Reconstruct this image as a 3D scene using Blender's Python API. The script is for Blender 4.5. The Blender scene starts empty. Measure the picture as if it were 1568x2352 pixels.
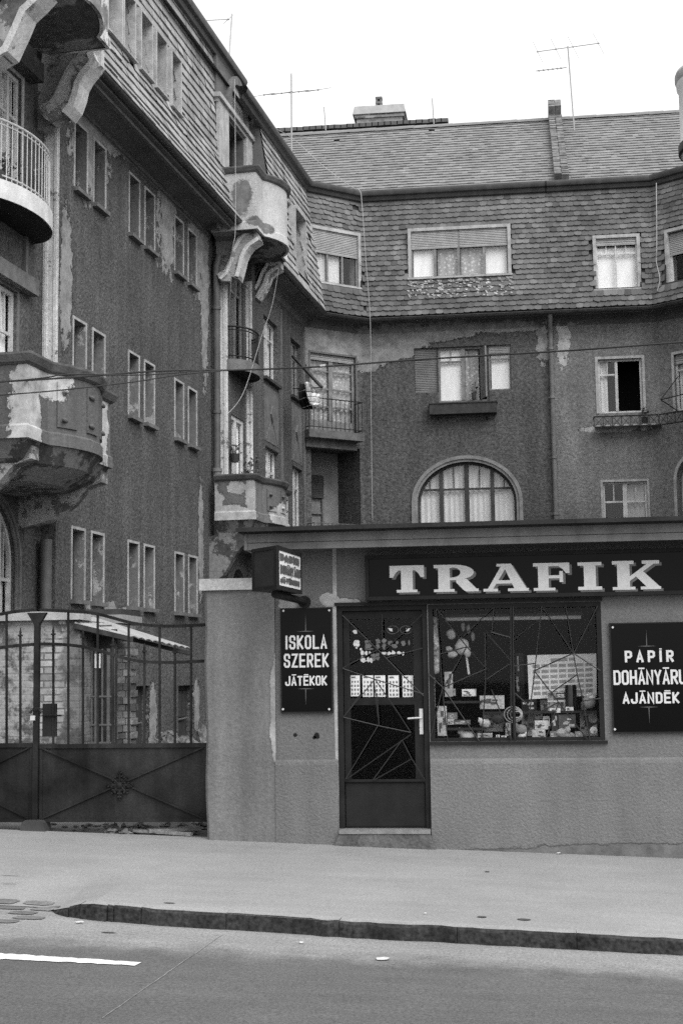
import bpy, math, random
from mathutils import Vector, Matrix
random.seed(7)
R = math.radians
sc = bpy.context.scene
COL = sc.collection

# ---------------------------------------------------------------- camera (50 mm on a 36 mm tall frame, held level-ish at eye height)
FPX, CX, CY = 3267.0, 784.0, 1176.0
YAW, PITCH, ROLL, EYE = R(-7.0), R(6.43), R(0.8), 1.67
CAM = Vector((0, 0, EYE))
_d = Vector((math.sin(YAW)*math.cos(PITCH), math.cos(YAW)*math.cos(PITCH), math.sin(PITCH)))
_r0 = Vector((math.cos(YAW), -math.sin(YAW), 0)); _u0 = _r0.cross(_d)
_r = _r0*math.cos(ROLL) - _u0*math.sin(ROLL); _u = _u0*math.cos(ROLL) + _r0*math.sin(ROLL)
cam = bpy.data.cameras.new('camera'); camo = bpy.data.objects.new('camera', cam); COL.objects.link(camo)
cam.sensor_fit = 'VERTICAL'; cam.sensor_height = 36; cam.sensor_width = 24; cam.lens = 36*FPX/2352
cam.clip_start = .1; cam.clip_end = 2000
M4 = Matrix((( _r.x, _u.x, -_d.x, CAM.x), (_r.y, _u.y, -_d.y, CAM.y), (_r.z, _u.z, -_d.z, CAM.z), (0, 0, 0, 1)))
camo.matrix_world = M4
sc.camera = camo

# ---------------------------------------------------------------- overcast daylight
SUN_EL, SUN_AZ = R(50), R(140)      # azimuth measured from +Y towards +X: high over the street, front right
w = bpy.data.worlds.new('World'); sc.world = w; w.use_nodes = True
nt = w.node_tree; nt.nodes.clear()
sky = nt.nodes.new('ShaderNodeTexSky'); sky.sky_type = 'NISHITA'; sky.sun_disc = False
sky.sun_elevation = SUN_EL; sky.sun_rotation = SUN_AZ; sky.dust_density = 7; sky.air_density = 1.3; sky.ozone_density = 1
bw = nt.nodes.new('ShaderNodeRGBToBW'); bg = nt.nodes.new('ShaderNodeBackground'); out = nt.nodes.new('ShaderNodeOutputWorld')
ov = nt.nodes.new('ShaderNodeMath'); ov.operation = 'MULTIPLY_ADD'; ov.inputs[1].default_value = .35; ov.inputs[2].default_value = 5.0   # a closed, even cloud deck over the clear-sky gradient
nt.links.new(sky.outputs[0], bw.inputs[0]); nt.links.new(bw.outputs[0], ov.inputs[0]); nt.links.new(ov.outputs[0], bg.inputs[0]); nt.links.new(bg.outputs[0], out.inputs[0])
bg.inputs[1].default_value = 0.15
sl = bpy.data.lights.new('sun', 'SUN'); slo = bpy.data.objects.new('sun', sl); COL.objects.link(slo)
sl.energy = 1.2; sl.angle = R(40); sl.color = (1, 1, 1)
sdir = Vector((math.sin(SUN_AZ)*math.cos(SUN_EL), math.cos(SUN_AZ)*math.cos(SUN_EL), math.sin(SUN_EL)))
slo.rotation_euler = (-sdir).to_track_quat('-Z', 'Y').to_euler(); slo.location = (0, -10, 40)
sc.view_settings.view_transform = 'Standard'; sc.view_settings.look = 'None'
sc.view_settings.exposure = 0.55; sc.view_settings.gamma = 1; sc.view_settings.use_curve_mapping = False
sc.render.engine = 'CYCLES'
sc.cycles.use_denoising = False; sc.cycles.max_bounces = 6; sc.cycles.transparent_max_bounces = 12

# ---------------------------------------------------------------- helpers: pixels of the photograph (1568 x 2352) to points on real planes
def ray(x, y): return _d + _r*((x-CX)/FPX) - _u*((y-CY)/FPX)
def on_plane(x, y, p, n):
    v = ray(x, y); t = (Vector(p)-CAM).dot(n)/v.dot(n); return CAM + v*t
Z = Vector((0, 0, 1))
class Frame:
    def __init__(s, o, u, n=None):
        s.o = Vector(o); s.u = Vector(u).normalized(); s.n = Vector(n) if n is not None else s.u.cross(Z); s.n.normalize()
    def p(s, a, z, o=0.0): return s.o + s.u*a + s.n*o + Z*z
    def px(s, x, y, o=0.0):
        q = on_plane(x, y, s.o + s.n*o, s.n) - s.o; return q.dot(s.u), q.z
    def sh(s, o): return Frame(s.o + s.n*o, s.u, s.n)
def base_of(o):
    v = Vector((0, 0, 0))
    while o: v = v + o.location; o = o.parent
    return v
class MB:
    def __init__(s): s.v = []; s.f = []; s.t = []; s.uv = None
    def add(s, pts, faces, tone=None):
        b = len(s.v); s.v += [Vector(p) for p in pts]
        for f in faces: s.f.append([b+i for i in f]); s.t.append(tone if tone is not None else .5)
        return s
    def poly(s, pts, tone=None): return s.add(pts, [list(range(len(pts)))], tone)
    def hexa(s, a, b, tone=None):   # two quads, bottom and top, same order
        return s.add(list(a)+list(b), [[3,2,1,0],[4,5,6,7],[0,1,5,4],[1,2,6,5],[2,3,7,6],[3,0,4,7]], tone)
    def box(s, F, a0, a1, z0, z1, o0, o1, tone=None):
        return s.hexa([F.p(a0,z0,o0),F.p(a1,z0,o0),F.p(a1,z0,o1),F.p(a0,z0,o1)],[F.p(a0,z1,o0),F.p(a1,z1,o0),F.p(a1,z1,o1),F.p(a0,z1,o1)], tone)
    def bar(s, p, q, w, h=None, up=None, tone=None):
        p, q = Vector(p), Vector(q); d = (q-p).normalized(); h = h or w
        up = Vector(up) if up else (Z if abs(d.z) < .95 else Vector((0,1,0)))
        a = d.cross(up).normalized()*(w/2); b = a.cross(d).normalized()*(h/2)
        return s.hexa([p-a-b,p+a-b,p+a+b,p-a+b],[q-a-b,q+a-b,q+a+b,q-a+b], tone)
    def tube(s, pts, r, n=8, closed=False, tone=None):
        pts = [Vector(p) for p in pts]; k = len(pts); b = len(s.v); ref = None
        for i in range(k):
            if closed: d = pts[(i+1)%k]-pts[i-1]
            else: d = pts[min(i+1,k-1)]-pts[max(i-1,0)]
            d.normalize()
            if ref is None: ref = d.orthogonal().normalized()
            ref = (ref - d*ref.dot(d)).normalized(); c = d.cross(ref)
            rr = r[i] if isinstance(r, (list, tuple)) else r
            for j in range(n):
                t = 2*math.pi*j/n; s.v.append(pts[i] + (ref*math.cos(t)+c*math.sin(t))*rr)
        m = k if closed else k-1
        for i in range(m):
            for j in range(n):
                s.f.append([b+i*n+j, b+i*n+(j+1)%n, b+((i+1)%k)*n+(j+1)%n, b+((i+1)%k)*n+j]); s.t.append(tone or .5)
        if not closed:
            s.f.append([b+j for j in range(n)][::-1]); s.t.append(.5); s.f.append([b+(k-1)*n+j for j in range(n)]); s.t.append(.5)
        return s
    def ext(s, pts, vec, tone=None):   # extruded polygon
        n = len(pts); vec = Vector(vec); pts = [Vector(p) for p in pts]
        f = [list(range(n))[::-1], list(range(n, 2*n))] + [[i,(i+1)%n,n+(i+1)%n,n+i] for i in range(n)]
        return s.add(pts + [p+vec for p in pts], f, tone)
    def strip(s, A, B, tone=None):     # skin between two point rows
        n = len(A); return s.add(list(A)+list(B), [[i,i+1,n+i+1,n+i] for i in range(n-1)], tone)
    def lathe(s, c, prof, n=24, a0=0, a1=2*math.pi, tone=None):
        c = Vector(c); b = len(s.v); full = abs(a1-a0-2*math.pi) < 1e-6; m = n if full else n+1
        for r_, z in prof:
            for j in range(m):
                t = a0+(a1-a0)*j/n; s.v.append(c+Vector((r_*math.cos(t), r_*math.sin(t), z)))
        for i in range(len(prof)-1):
            for j in range(n): s.f.append([b+i*m+j, b+i*m+(j+1)%m, b+(i+1)*m+(j+1)%m, b+(i+1)*m+j]); s.t.append(tone or .5)
        return s
    def blob(s, c, r, seed=0, amp=.25, n=10, tone=None):
        rnd = random.Random(seed); c = Vector(c); r = Vector(r) if not isinstance(r,(int,float)) else Vector((r,r,r)); b = len(s.v)
        ph = [rnd.uniform(0,6.28) for _ in range(6)]
        for i in range(n+1):
            th = math.pi*i/n
            for j in range(n*2):
                t = math.pi*j/n; k = 1+amp*(math.sin(3*t+ph[0]+th*2)*.5+math.sin(2*th*2+ph[1]+t)*.5)
                s.v.append(c+Vector((r.x*math.sin(th)*math.cos(t)*k, r.y*math.sin(th)*math.sin(t)*k, r.z*math.cos(th)*k)))
        m = n*2
        for i in range(n):
            for j in range(m): s.f.append([b+i*m+j, b+i*m+(j+1)%m, b+(i+1)*m+(j+1)%m, b+(i+1)*m+j]); s.t.append(tone or .5)
        return s
    def build(s, name, mat, parent=None, smooth=False, tones=False, fix=True, **tags):
        base = base_of(parent) if parent else Vector((0,0,0)); loc = Vector((0,0,0))
        if parent is None:      # a one-mesh thing: origin at its base
            lo = [min(v[i] for v in s.v) for i in range(3)]; hi = [max(v[i] for v in s.v) for i in range(3)]
            loc = Vector(((lo[0]+hi[0])/2, (lo[1]+hi[1])/2, lo[2])); base = loc
        me = bpy.data.meshes.new(name); me.from_pydata([tuple(v-base) for v in s.v], [], s.f)
        if fix:
            import bmesh
            bm = bmesh.new(); bm.from_mesh(me); bmesh.ops.recalc_face_normals(bm, faces=bm.faces); bm.to_mesh(me); bm.free()
        if tones:
            at = me.attributes.new('tone', 'FLOAT', 'FACE')
            for i, t in enumerate(s.t): at.data[i].value = t
        me.materials.append(mat)
        if smooth:
            me.polygons.foreach_set('use_smooth', [True]*len(me.polygons))
            try: me.set_sharp_from_angle(angle=R(40))
            except Exception: pass
        o = bpy.data.objects.new(name, me); COL.objects.link(o); o.location = loc
        if parent: o.parent = parent
        for k, v in tags.items(): o[k] = v
        return o
def thing(name, label, cat, loc, group=None):
    o = bpy.data.objects.new(name, None); COL.objects.link(o); o.location = loc; o.empty_display_size = .2
    o['label'] = label; o['category'] = cat
    if group: o['group'] = group
    return o
def arc(n, a0, a1): return [a0+(a1-a0)*i/n for i in range(n+1)]

# ---------------------------------------------------------------- materials (a black-and-white world: every colour is a grey)
class NT:
    def __init__(s, name):
        s.m = bpy.data.materials.new(name); s.m.use_nodes = True; s.t = s.m.node_tree; s.t.nodes.clear()
        s.out = s.t.nodes.new('ShaderNodeOutputMaterial')
        s.pos = s.t.nodes.new('ShaderNodeNewGeometry').outputs['Position']
    def n(s, k, **kw):
        x = s.t.nodes.new('ShaderNode'+k)
        for a, b in kw.items(): setattr(x, a, b)
        return x
    def l(s, a, b): s.t.links.new(a, b)
    def val(s, i, v):
        if isinstance(v, (int, float)): i.default_value = v
        elif isinstance(v, (tuple, Vector)): i.default_value = tuple(v)
        else: s.l(v, i)
    def math(s, op, a, b=0.0, c=None, clamp=False):
        x = s.n('Math', operation=op, use_clamp=clamp); s.val(x.inputs[0], a); s.val(x.inputs[1], b)
        if c is not None: s.val(x.inputs[2], c)
        return x.outputs[0]
    def vec(s, op, a, b):
        x = s.n('VectorMath', operation=op); s.val(x.inputs[0], a); s.val(x.inputs[1], b)
        return x.outputs['Value'] if op in ('LENGTH','DOT_PRODUCT','DISTANCE') else x.outputs[0]
    def noise(s, scale, detail=3, rough=.55, stretch=None, seed=0):
        p = s.pos
        if stretch: p = s.vec('MULTIPLY', p, stretch)
        if seed: p = s.vec('ADD', p, (seed*3.1, seed*1.7, seed*2.3))
        x = s.n('TexNoise'); s.l(p, x.inputs['Vector']); x.inputs['Scale'].default_value = scale
        x.inputs['Detail'].default_value = detail; x.inputs['Roughness'].default_value = rough
        return x.outputs['Fac']
    def ramp(s, f, lo, hi):
        x = s.n('MapRange', interpolation_type='SMOOTHSTEP'); s.val(x.inputs[0], f); x.inputs[1].default_value = lo; x.inputs[2].default_value = hi
        return x.outputs[0]
    def mix(s, f, a, b):
        x = s.n('Mix', data_type='FLOAT'); s.val(x.inputs[0], f); s.val(x.inputs[2], a); s.val(x.inputs[3], b); return x.outputs[0]
    def grey(s, f):
        x = s.n('CombineColor'); [s.val(x.inputs[i], f) for i in range(3)]; return x.outputs[0]
    def done(s, g, rough=.8, spec=.3, bump=None, bstr=.3, bdist=.02, metal=0):
        b = s.n('BsdfPrincipled'); s.l(s.grey(g), b.inputs['Base Color']); s.val(b.inputs['Roughness'], rough)
        b.inputs['Specular IOR Level'].default_value = spec; b.inputs['Metallic'].default_value = metal
        if bump is not None:
            k = s.n('Bump'); s.l(bump, k.inputs['Height']); k.inputs['Strength'].default_value = bstr; k.inputs['Distance'].default_value = bdist
            s.l(k.outputs[0], b.inputs['Normal'])
        s.l(b.outputs[0], s.out.inputs[0]); return s.m
def plain(name, g, rough=.7, spec=.3, var=.25, scale=6, bump=0, bscale=40, fine=.15, fscale=60, streak=0, metal=0, tone=0):
    t = NT(name); f = t.math('MULTIPLY_ADD', t.math('SUBTRACT', t.noise(scale), .5), 2*var*2, 1.0)
    if fine: f = t.math('MULTIPLY', f, t.math('MULTIPLY_ADD', t.math('SUBTRACT', t.noise(fscale, 2, seed=1), .5), 4*fine, 1.0))
    if streak: f = t.math('MULTIPLY', f, t.math('MULTIPLY_ADD', t.math('SUBTRACT', t.noise(7, 4, stretch=(1,1,.08), seed=2), .5), 4*streak, 1.0))
    if tone:
        a = t.n('Attribute', attribute_name='tone'); f = t.math('MULTIPLY', f, t.math('MULTIPLY_ADD', t.math('SUBTRACT', a.outputs['Fac'], .5), 2*tone, 1.0))
    g_ = t.math('MAXIMUM', t.math('MULTIPLY', f, g), .004)
    return t.done(g_, rough, spec, t.noise(bscale, 3, seed=4) if bump else None, bump, .02, metal)
def stucco(name, g, patches=(), ptone=.3, bump=.6, bscale=22, var=.18, fine=.28, fscale=30, streak=.1, extra=()):
    """rough-cast render; patches = (centre, radii, ragged) of bare or lighter plaster, extra = the same with its own tone"""
    t = NT(name); f = t.math('MULTIPLY_ADD', t.math('SUBTRACT', t.noise(.8, 7, .65), .5), 5.5*var, 1.0)
    fn = t.noise(fscale, 4, .75, seed=1)
    f = t.math('MULTIPLY', f, t.math('MULTIPLY_ADD', t.math('SUBTRACT', fn, .5), 6.5*fine, 1.0))
    if streak: f = t.math('MULTIPLY', f, t.math('MULTIPLY_ADD', t.math('SUBTRACT', t.noise(4, 4, stretch=(1,1,.1), seed=2), .5), 4*streak, 1.0))
    col = t.math('MULTIPLY', f, g); bs = t.noise(bscale, 4, .6, seed=3); amt = bs
    groups = ([(patches, ptone)] if patches else []) + [((e[:3],), e[3]) for e in extra]
    for ps, tn in groups:
        m = None
        for c, r, rag in ps:
            q = t.vec('MULTIPLY', t.vec('SUBTRACT', t.pos, tuple(c)), tuple(1/x for x in r))
            k = t.math('SUBTRACT', 1.0, t.vec('LENGTH', q, (0,0,0)))
            k = t.math('ADD', k, t.math('MULTIPLY', t.math('SUBTRACT', t.noise(4.2, 9, .74, seed=5), .5), rag*3.6))
            m = k if m is None else t.math('MAXIMUM', m, k)
        mk = t.ramp(m, -.05, .05)
        pc = t.math('MULTIPLY', t.math('MULTIPLY_ADD', t.math('SUBTRACT', t.noise(4, 8, .72, seed=6), .5), 2.4, 1.0), tn)
        col = t.mix(mk, col, pc); amt = t.math('SUBTRACT', t.mix(mk, amt, t.math('MULTIPLY', bs, .35)), t.math('MULTIPLY', mk, .9)); col = t.math('MULTIPLY', col, t.math('MULTIPLY_ADD', t.ramp(m, -.16, -.02), t.math('MULTIPLY', t.math('SUBTRACT', 1.0, mk), -.35), 1.0))  # dark rim outside each patch: shadow of the plaster edge painted into the colour
    return t.done(t.math('MAXIMUM', col, .006), .9, .12, amt, bump, .03)
def peeled(name, g, ptone, cover=.5, scale=2.2, bump=.4, bscale=25, streak=.15, dark=None):
    """painted plaster that has fallen off in ragged areas: g under ptone"""
    t = NT(name); n1 = t.noise(scale, 10, .7, seed=8); mk = t.ramp(n1, .5+(.5-cover)*.5-.015, .5+(.5-cover)*.5+.015)
    a = t.math('MULTIPLY', t.math('MULTIPLY_ADD', t.math('SUBTRACT', t.noise(14, 4, seed=1), .5), .9, 1.0), g)
    b = t.math('MULTIPLY', t.math('MULTIPLY_ADD', t.math('SUBTRACT', t.noise(6, 8, .72, seed=2), .5), 2.4, 1.0), ptone)
    c = t.mix(mk, a, b)
    if streak: c = t.math('MULTIPLY', c, t.math('MULTIPLY_ADD', t.math('SUBTRACT', t.noise(6, 4, stretch=(1,1,.1), seed=3), .5), 4*streak, 1.0))
    if dark: c = t.mix(t.ramp(t.noise(1.7, 5, .6, seed=11), .56, .6), c, dark)
    h = t.math('ADD', t.math('MULTIPLY', t.noise(bscale, 3, seed=4), .5), t.math('MULTIPLY', mk, -.35))
    return t.done(t.math('MAXIMUM', c, .006), .9, .1, h, bump, .03)
def glass_mat(name, refl=1.0, trans=.85):
    t = NT(name); a = t.n('BsdfTransparent'); a.inputs[0].default_value = (trans,)*3+(1,)
    b = t.n('BsdfGlossy'); b.inputs['Roughness'].default_value = .03; b.inputs[0].default_value = (.9,.9,.9,1)
    g = t.n('NewGeometry'); cs_ = t.math('ABSOLUTE', t.vec('DOT_PRODUCT', g.outputs['Incoming'], g.outputs['Normal']))   # the same from both sides of a thin sheet
    f = t.math('MULTIPLY', t.math('MULTIPLY_ADD', t.math('POWER', t.math('SUBTRACT', 1.0, cs_, clamp=True), 5.0), .93, .07), refl, clamp=True)
    x = t.n('MixShader'); t.l(f, x.inputs[0]); t.l(a.outputs[0], x.inputs[1]); t.l(b.outputs[0], x.inputs[2]); t.l(x.outputs[0], t.out.inputs[0])
    return t.m

GLASS = glass_mat('window_glass', .65, .97); SHOPGLASS = glass_mat('shop_glass', .25, .95)
IRON = plain('wrought_iron', .02, .6, .2, .35, 9, .2, 60, .3, 80)
IRONPALE = plain('weathered_iron', .12, .6, .3, .3, 9, 0, 60, .3, 80)
WHITEIRON = plain('white_painted_iron', .55, .5, .3, .2, 12, 0, 60, .1)
WOODPALE = plain('pale_painted_wood', .52, .6, .3, .25, 7, .15, 50, .15, 70, .2)
WOODMID = plain('grey_painted_wood', .2, .65, .3, .3, 7, .15, 50, .2, 70, .25)
WOODDARK = plain('dark_stained_wood', .045, .6, .3, .3, 7, .15, 50, .2, 70, .25)
SHUTTER = plain('roller_slats', .30, .65, .3, .2, 5, .1, 50, .15, 70, .1)
SHUTTERDARK = plain('dark_roller_slats', .075, .65, .3, .25, 5, .1, 50, .2, 70, .1)
ROOM = plain('unlit_room', .012, .9, 0, .2)
ZINC = plain('old_zinc', .05, .5, .4, .35, 4, .15, 30, .2, 60, .2)
ZINCPALE = plain('pale_zinc_pipe', .16, .5, .4, .3, 3, .1, 30, .15, 60, .25)
TILEMAT = plain('slate_shingle', .27, .8, .25, .22, 1.1, .25, 45, .2, 60, .15, tone=.42)
TILEDARK = plain('weathered_shingle', .118, .8, .25, .25, 1.0, .25, 45, .2, 60, .15, tone=.5)
ROOFTILE = plain('flat_roof_tile', .21, .85, .2, .12, 1.5, .2, 45, .12, 60, 0, tone=.22)
BRICKOLD = plain('old_brick', .17, .9, .1, .4, 8, .5, 30, .3, 50, 0, tone=.4)
def curtain_mat(name, g, lace=0.0):
    t = NT(name); f = t.math('MULTIPLY_ADD', t.math('SUBTRACT', t.noise(3, 4, stretch=(2,2,.4)), .5), .5, 1.0)
    if lace:
        v = t.n('TexVoronoi'); t.l(t.pos, v.inputs['Vector']); v.inputs['Scale'].default_value = 11
        f = t.math('MULTIPLY', f, t.math('SUBTRACT', 1.0, t.math('MULTIPLY', t.ramp(v.outputs['Distance'], .25, .4), lace)))
    m = t.done(t.math('MULTIPLY', f, g), .95, .05); return m
CURTAIN = curtain_mat('white_curtain', .62); LACE = curtain_mat('lace_curtain', .6, .4); DRAPE = curtain_mat('grey_drape', .4); BLIND = curtain_mat('white_blind', .9)
# ---------------------------------------------------------------- the setting
def zs(X, Y): return -.012 - .037*X + .02*(Y-13.6)
def zr(X, Y): return -.19 - .037*X + .012*(10-Y)
KERB = [(-3.56,10.62),(-3.46,10.44),(-3.32,10.30),(-3.12,10.21),(-2.6,10.12),(-2.09,10.07),(-1.28,9.99),(-.47,9.975),(.292,9.934),(1.03,9.917),(2.2,9.9),(4,9.88),(9,9.85),(14,9.85),(22,9.85)]
def kerby(X):
    if X <= KERB[0][0]: return KERB[0][1]
    for (a, b), (c, d) in zip(KERB, KERB[1:]):
        if X <= c: return b+(d-b)*(X-a)/(c-a)
    return KERB[-1][1]
def kh(X):   # how far the kerb stands above the road: none at the driveway
    t = min(max((X+3.58)/.5, 0), 1); t = t*t*(3-2*t); return t
def ground_px(x, y, road=False):
    v = ray(x, y); c = .02; k0 = -.012-c*13.6; n = Vector((.037, -c, 1))
    if road: k0 = -.19+.12; n = Vector((.037, .012, 1))
    t = (k0-n.dot(CAM))/n.dot(v); return CAM+v*t
def asphalt(name, g, dust, grain):
    t = NT(name); f = t.math('MULTIPLY_ADD', t.math('SUBTRACT', t.noise(1.1, 5, .6), .5), .5, 1.0)
    sp = t.noise(55, 4, .9, seed=1); f = t.math('MULTIPLY', f, t.math('MULTIPLY_ADD', t.math('SUBTRACT', sp, .5), grain, 1.0))
    st = t.noise(3, 5, .6, stretch=(.25,1.6,1), seed=2); f = t.math('MULTIPLY', f, t.math('MULTIPLY_ADD', t.math('SUBTRACT', st, .5), .55 if dust else .3, 1.0))
    c = t.math('MULTIPLY', f, g)
    if dust:   # pale dust swept along the gutter
        y = t.n('SeparateXYZ'); t.l(t.pos, y.inputs[0]); k = t.math('ADD', y.outputs[1], t.math('MULTIPLY', t.math('SUBTRACT', t.noise(3, 5, .65, seed=4), .5), .9))
        m = t.math('MULTIPLY', t.ramp(k, 8.9, 9.6), .9)
        c = t.mix(m, c, t.math('MULTIPLY', f, dust))
    return t.done(t.math('MAXIMUM', c, .01), .85, .25, t.noise(95, 3, .7, seed=3), .35, .01)
PAVE = asphalt('pavement_asphalt', .27, 0, 1.5); ROADM = asphalt('road_asphalt', .105, .26, 3.0)
EARTH = plain('courtyard_earth', .13, .95, .1, .35, 2, .5, 12, .3, 30)
def road_and_pavement():
    xs = [-40,-30,-20,-14,-10,-8,-7,-6,-5.4,-5,-4.6,-4.2,-3.9,-3.7] + [k[0] for k in KERB] + [30, 40]
    m = MB(); rows = []
    for X in xs:
        ky = kerby(X); r = []
        for j in range(13):
            f = j/12; f = f*f; Y = ky + (13.75-ky)*f
            top = zs(X, Y); low = zr(X, ky)+.004
            q = min(max((11.9-Y)/(11.9-10.5), 0), 1); q = q*q*(3-2*q)*(1-kh(X))
            r.append(Vector((X, Y, top+(low-top)*q)))
        rows.append(r)
    for a, b in zip(rows, rows[1:]): m.strip(a, b)
    m.build('pavement', PAVE, None, smooth=True, kind='structure')
    m = MB(); ys = [-12, -4, 2, 5, 7, 8, 9, 9.6, 9.9, 10.3, 10.7]
    xr = [-40, -20, -8, -6, -5, -4.4, -4, -3.6, -3, -2, -1, 0, 1, 2, 4, 8, 20, 40]
    for a, b in zip(xr, xr[1:]): m.strip([Vector((a, y, zr(a, y))) for y in ys], [Vector((b, y, zr(b, y))) for y in ys])
    m.build('road', ROADM, None, smooth=True, kind='structure')
    # kerb of separate dark stones
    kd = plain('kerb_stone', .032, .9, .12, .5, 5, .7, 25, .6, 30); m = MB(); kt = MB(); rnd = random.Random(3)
    cuts = [-3.56,-3.44,-3.3,-3.2,-2.98,-2.93,-2.72,-2.09,-1.28,-.47,.33,1.13,1.93,2.73,3.6,4.6,5.6,7,9,12,16,22]
    for a, b in zip(cuts, cuts[1:]):
        n = max(1, int((b-a)/.1)); j = rnd.uniform(-.006, .006)
        A = []; B = []; C_ = []; D = []
        for i in range(n+1):
            X = a+.002+(b-a-.004)*i/n; ky = kerby(X); e = rnd.uniform(-.014, .012)-(.016 if rnd.random() < .09 else 0)
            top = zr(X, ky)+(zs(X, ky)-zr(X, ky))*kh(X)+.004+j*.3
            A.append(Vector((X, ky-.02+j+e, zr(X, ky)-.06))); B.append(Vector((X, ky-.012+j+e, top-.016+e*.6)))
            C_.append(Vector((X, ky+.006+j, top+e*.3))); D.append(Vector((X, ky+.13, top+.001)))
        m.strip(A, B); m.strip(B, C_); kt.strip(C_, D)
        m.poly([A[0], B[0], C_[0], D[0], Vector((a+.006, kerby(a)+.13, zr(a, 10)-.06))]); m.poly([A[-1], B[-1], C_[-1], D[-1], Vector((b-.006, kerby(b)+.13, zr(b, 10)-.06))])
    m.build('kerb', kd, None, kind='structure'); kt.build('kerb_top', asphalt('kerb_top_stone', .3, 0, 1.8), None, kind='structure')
    # setts of the driveway apron, worn flush
    m = MB(); rnd = random.Random(5)
    cob = plain('apron_sett', .15, .85, .2, .3, 5, .4, 40, .3, 60, tone=.3)
    for i in range(7):
        for j in range(5):
            X = -3.68-i*.27+(j%2)*.12; Y = 9.97+j*.19; 
            if rnd.random() < .15: continue
            pts = []
            for k in range(8):
                t = 2*math.pi*k/8+.39; x = X+.115*math.copysign(abs(math.cos(t))**.6, math.cos(t))*rnd.uniform(.8,1.08); y = Y+.075*math.copysign(abs(math.sin(t))**.6, math.sin(t))*rnd.uniform(.8,1.08)
                ky = kerby(x); tp = zs(x, y); lo = zr(x, ky)+.004; q = min(max((11.9-y)/1.4, 0), 1); q = q*q*(3-2*q)*(1-kh(x)); z = tp+(lo-tp)*q
                if y < ky: z = zr(x, y)
                pts.append(Vector((x, y, z+.006)))
            m.poly(pts, rnd.uniform(.2, .8))
    m.build('apron_setts', cob, None, tones=True, kind='structure')
    # lane line with a worn end, and the tarred joint
    lm = plain('road_paint', .72, .7, .2, .3, 9, .1, 60, .25, 70); rnd = random.Random(8)
    top = [(-30,2190)]+[(x, 2191+x*.0645+rnd.uniform(-1,1)) for x in range(0, 320, 14)]+[(325,2212)]
    bot = [(-30,2202)]+[(x, 2204+x*.047+rnd.uniform(-1,1)) for x in range(0, 300, 14)]+[(312,2219)]
    n = 22; A = [ground_px(*top[i], True)+Z*.005 for i in range(n)]; B = [ground_px(*bot[min(i, len(bot)-1)], True)+Z*.005 for i in range(n)]
    A += [ground_px(*top[-1], True)+Z*.005]; B += [ground_px(309, 2220, True)+Z*.005]
    MB().strip(A, B).build('road_marking', lm, None, kind='structure')
    m = MB(); A = []; B = []
    for i in range(30):
        f = i/29; x = 510-275*f+rnd.uniform(-1.5,1.5); y = 2148+192*f
        A.append(ground_px(x-1.3, y, True)+Z*.004); B.append(ground_px(x+1.3, y, True)+Z*.004)
    m.strip(A, B).build('road_joint', plain('tar_joint', .22, .8, .2, .5, 8), None, kind='structure')
    m = MB(); m.poly([(-60,13.7,.0),(60,13.7,.0),(60,90,.0),(-60,90,.0)]) ; 
    m = MB()
    for a, b in ((-60,-12),(-12,-3),(-3,60)):
        m.poly([(a,13.74,zs(max(min(a,2.5),-9),13.75)-.01),(b,13.74,zs(max(min(b,2.5),-9),13.75)-.01),(b,17,.1),(a,17,.1)]); m.poly([(a,17,.1),(b,17,.1),(b,90,.1),(a,90,.1)])
    m.build('courtyard_ground', EARTH, None, kind='structure')
    MB().poly([(-400,-400,-2),(400,-400,-2),(400,400,-2),(-400,400,-2)]).build('ground', EARTH, None, kind='structure')
    # small marks on the ground: manhole-like stains are part of the asphalt; paper scraps are things
    rnd = random.Random(11); pm = plain('scrap_paper', .5, .8, .1, .15, 20)
    for k, (x, y, r_, rd, lb) in enumerate([(877,2205,.06,True,'crumpled white paper scrap lying alone in the middle of the road'),(692,2168,.022,True,'small torn paper scrap in the gutter below the kerb'),(1283,1962,.035,False,'paper scrap at the foot of the kiosk wall'),(975,2101,.014,False,'tiny pale scrap on the pavement near the kerb'),(183,2121,.035,True,'flat pale scrap under the rounded kerb end')]):
        c = ground_px(x, y, rd)+Z*.008; pts = []
        for i in range(9):
            t = 2*math.pi*i/9; pts.append(c+Vector((math.cos(t)*r_*rnd.uniform(.6,1.1), math.sin(t)*r_*.8*rnd.uniform(.6,1.1), rnd.uniform(0,.008))))
        m = MB(); top = c+Z*.009
        for i in range(9): m.poly([pts[i], pts[(i+1)%9], top])
        m.build('paper_scrap', pm, None, label=lb, category='litter', group='paper scraps on the ground')
    m = MB()
    for x, y, a, b in [(1106,2107,.04,.014),(1203,2113,.05,.017),(390,2075,.05,.008),(25,2013,.08,.008),(1118,2003,.022,.012),(250,2143,.05,.01)]:
        rd = y > 2120; c = ground_px(x, y, rd)+Z*.005
        m.poly([c+Vector((a*math.cos(t)*random.uniform(.8,1.1), b*2*math.sin(t), -.037*a*math.cos(t))) for t in arc(11, 0, 5.8)])
    m.build('pavement_stain', plain('tar_spot', .08, .8, .2), None, kind='structure')
road_and_pavement()

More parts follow.
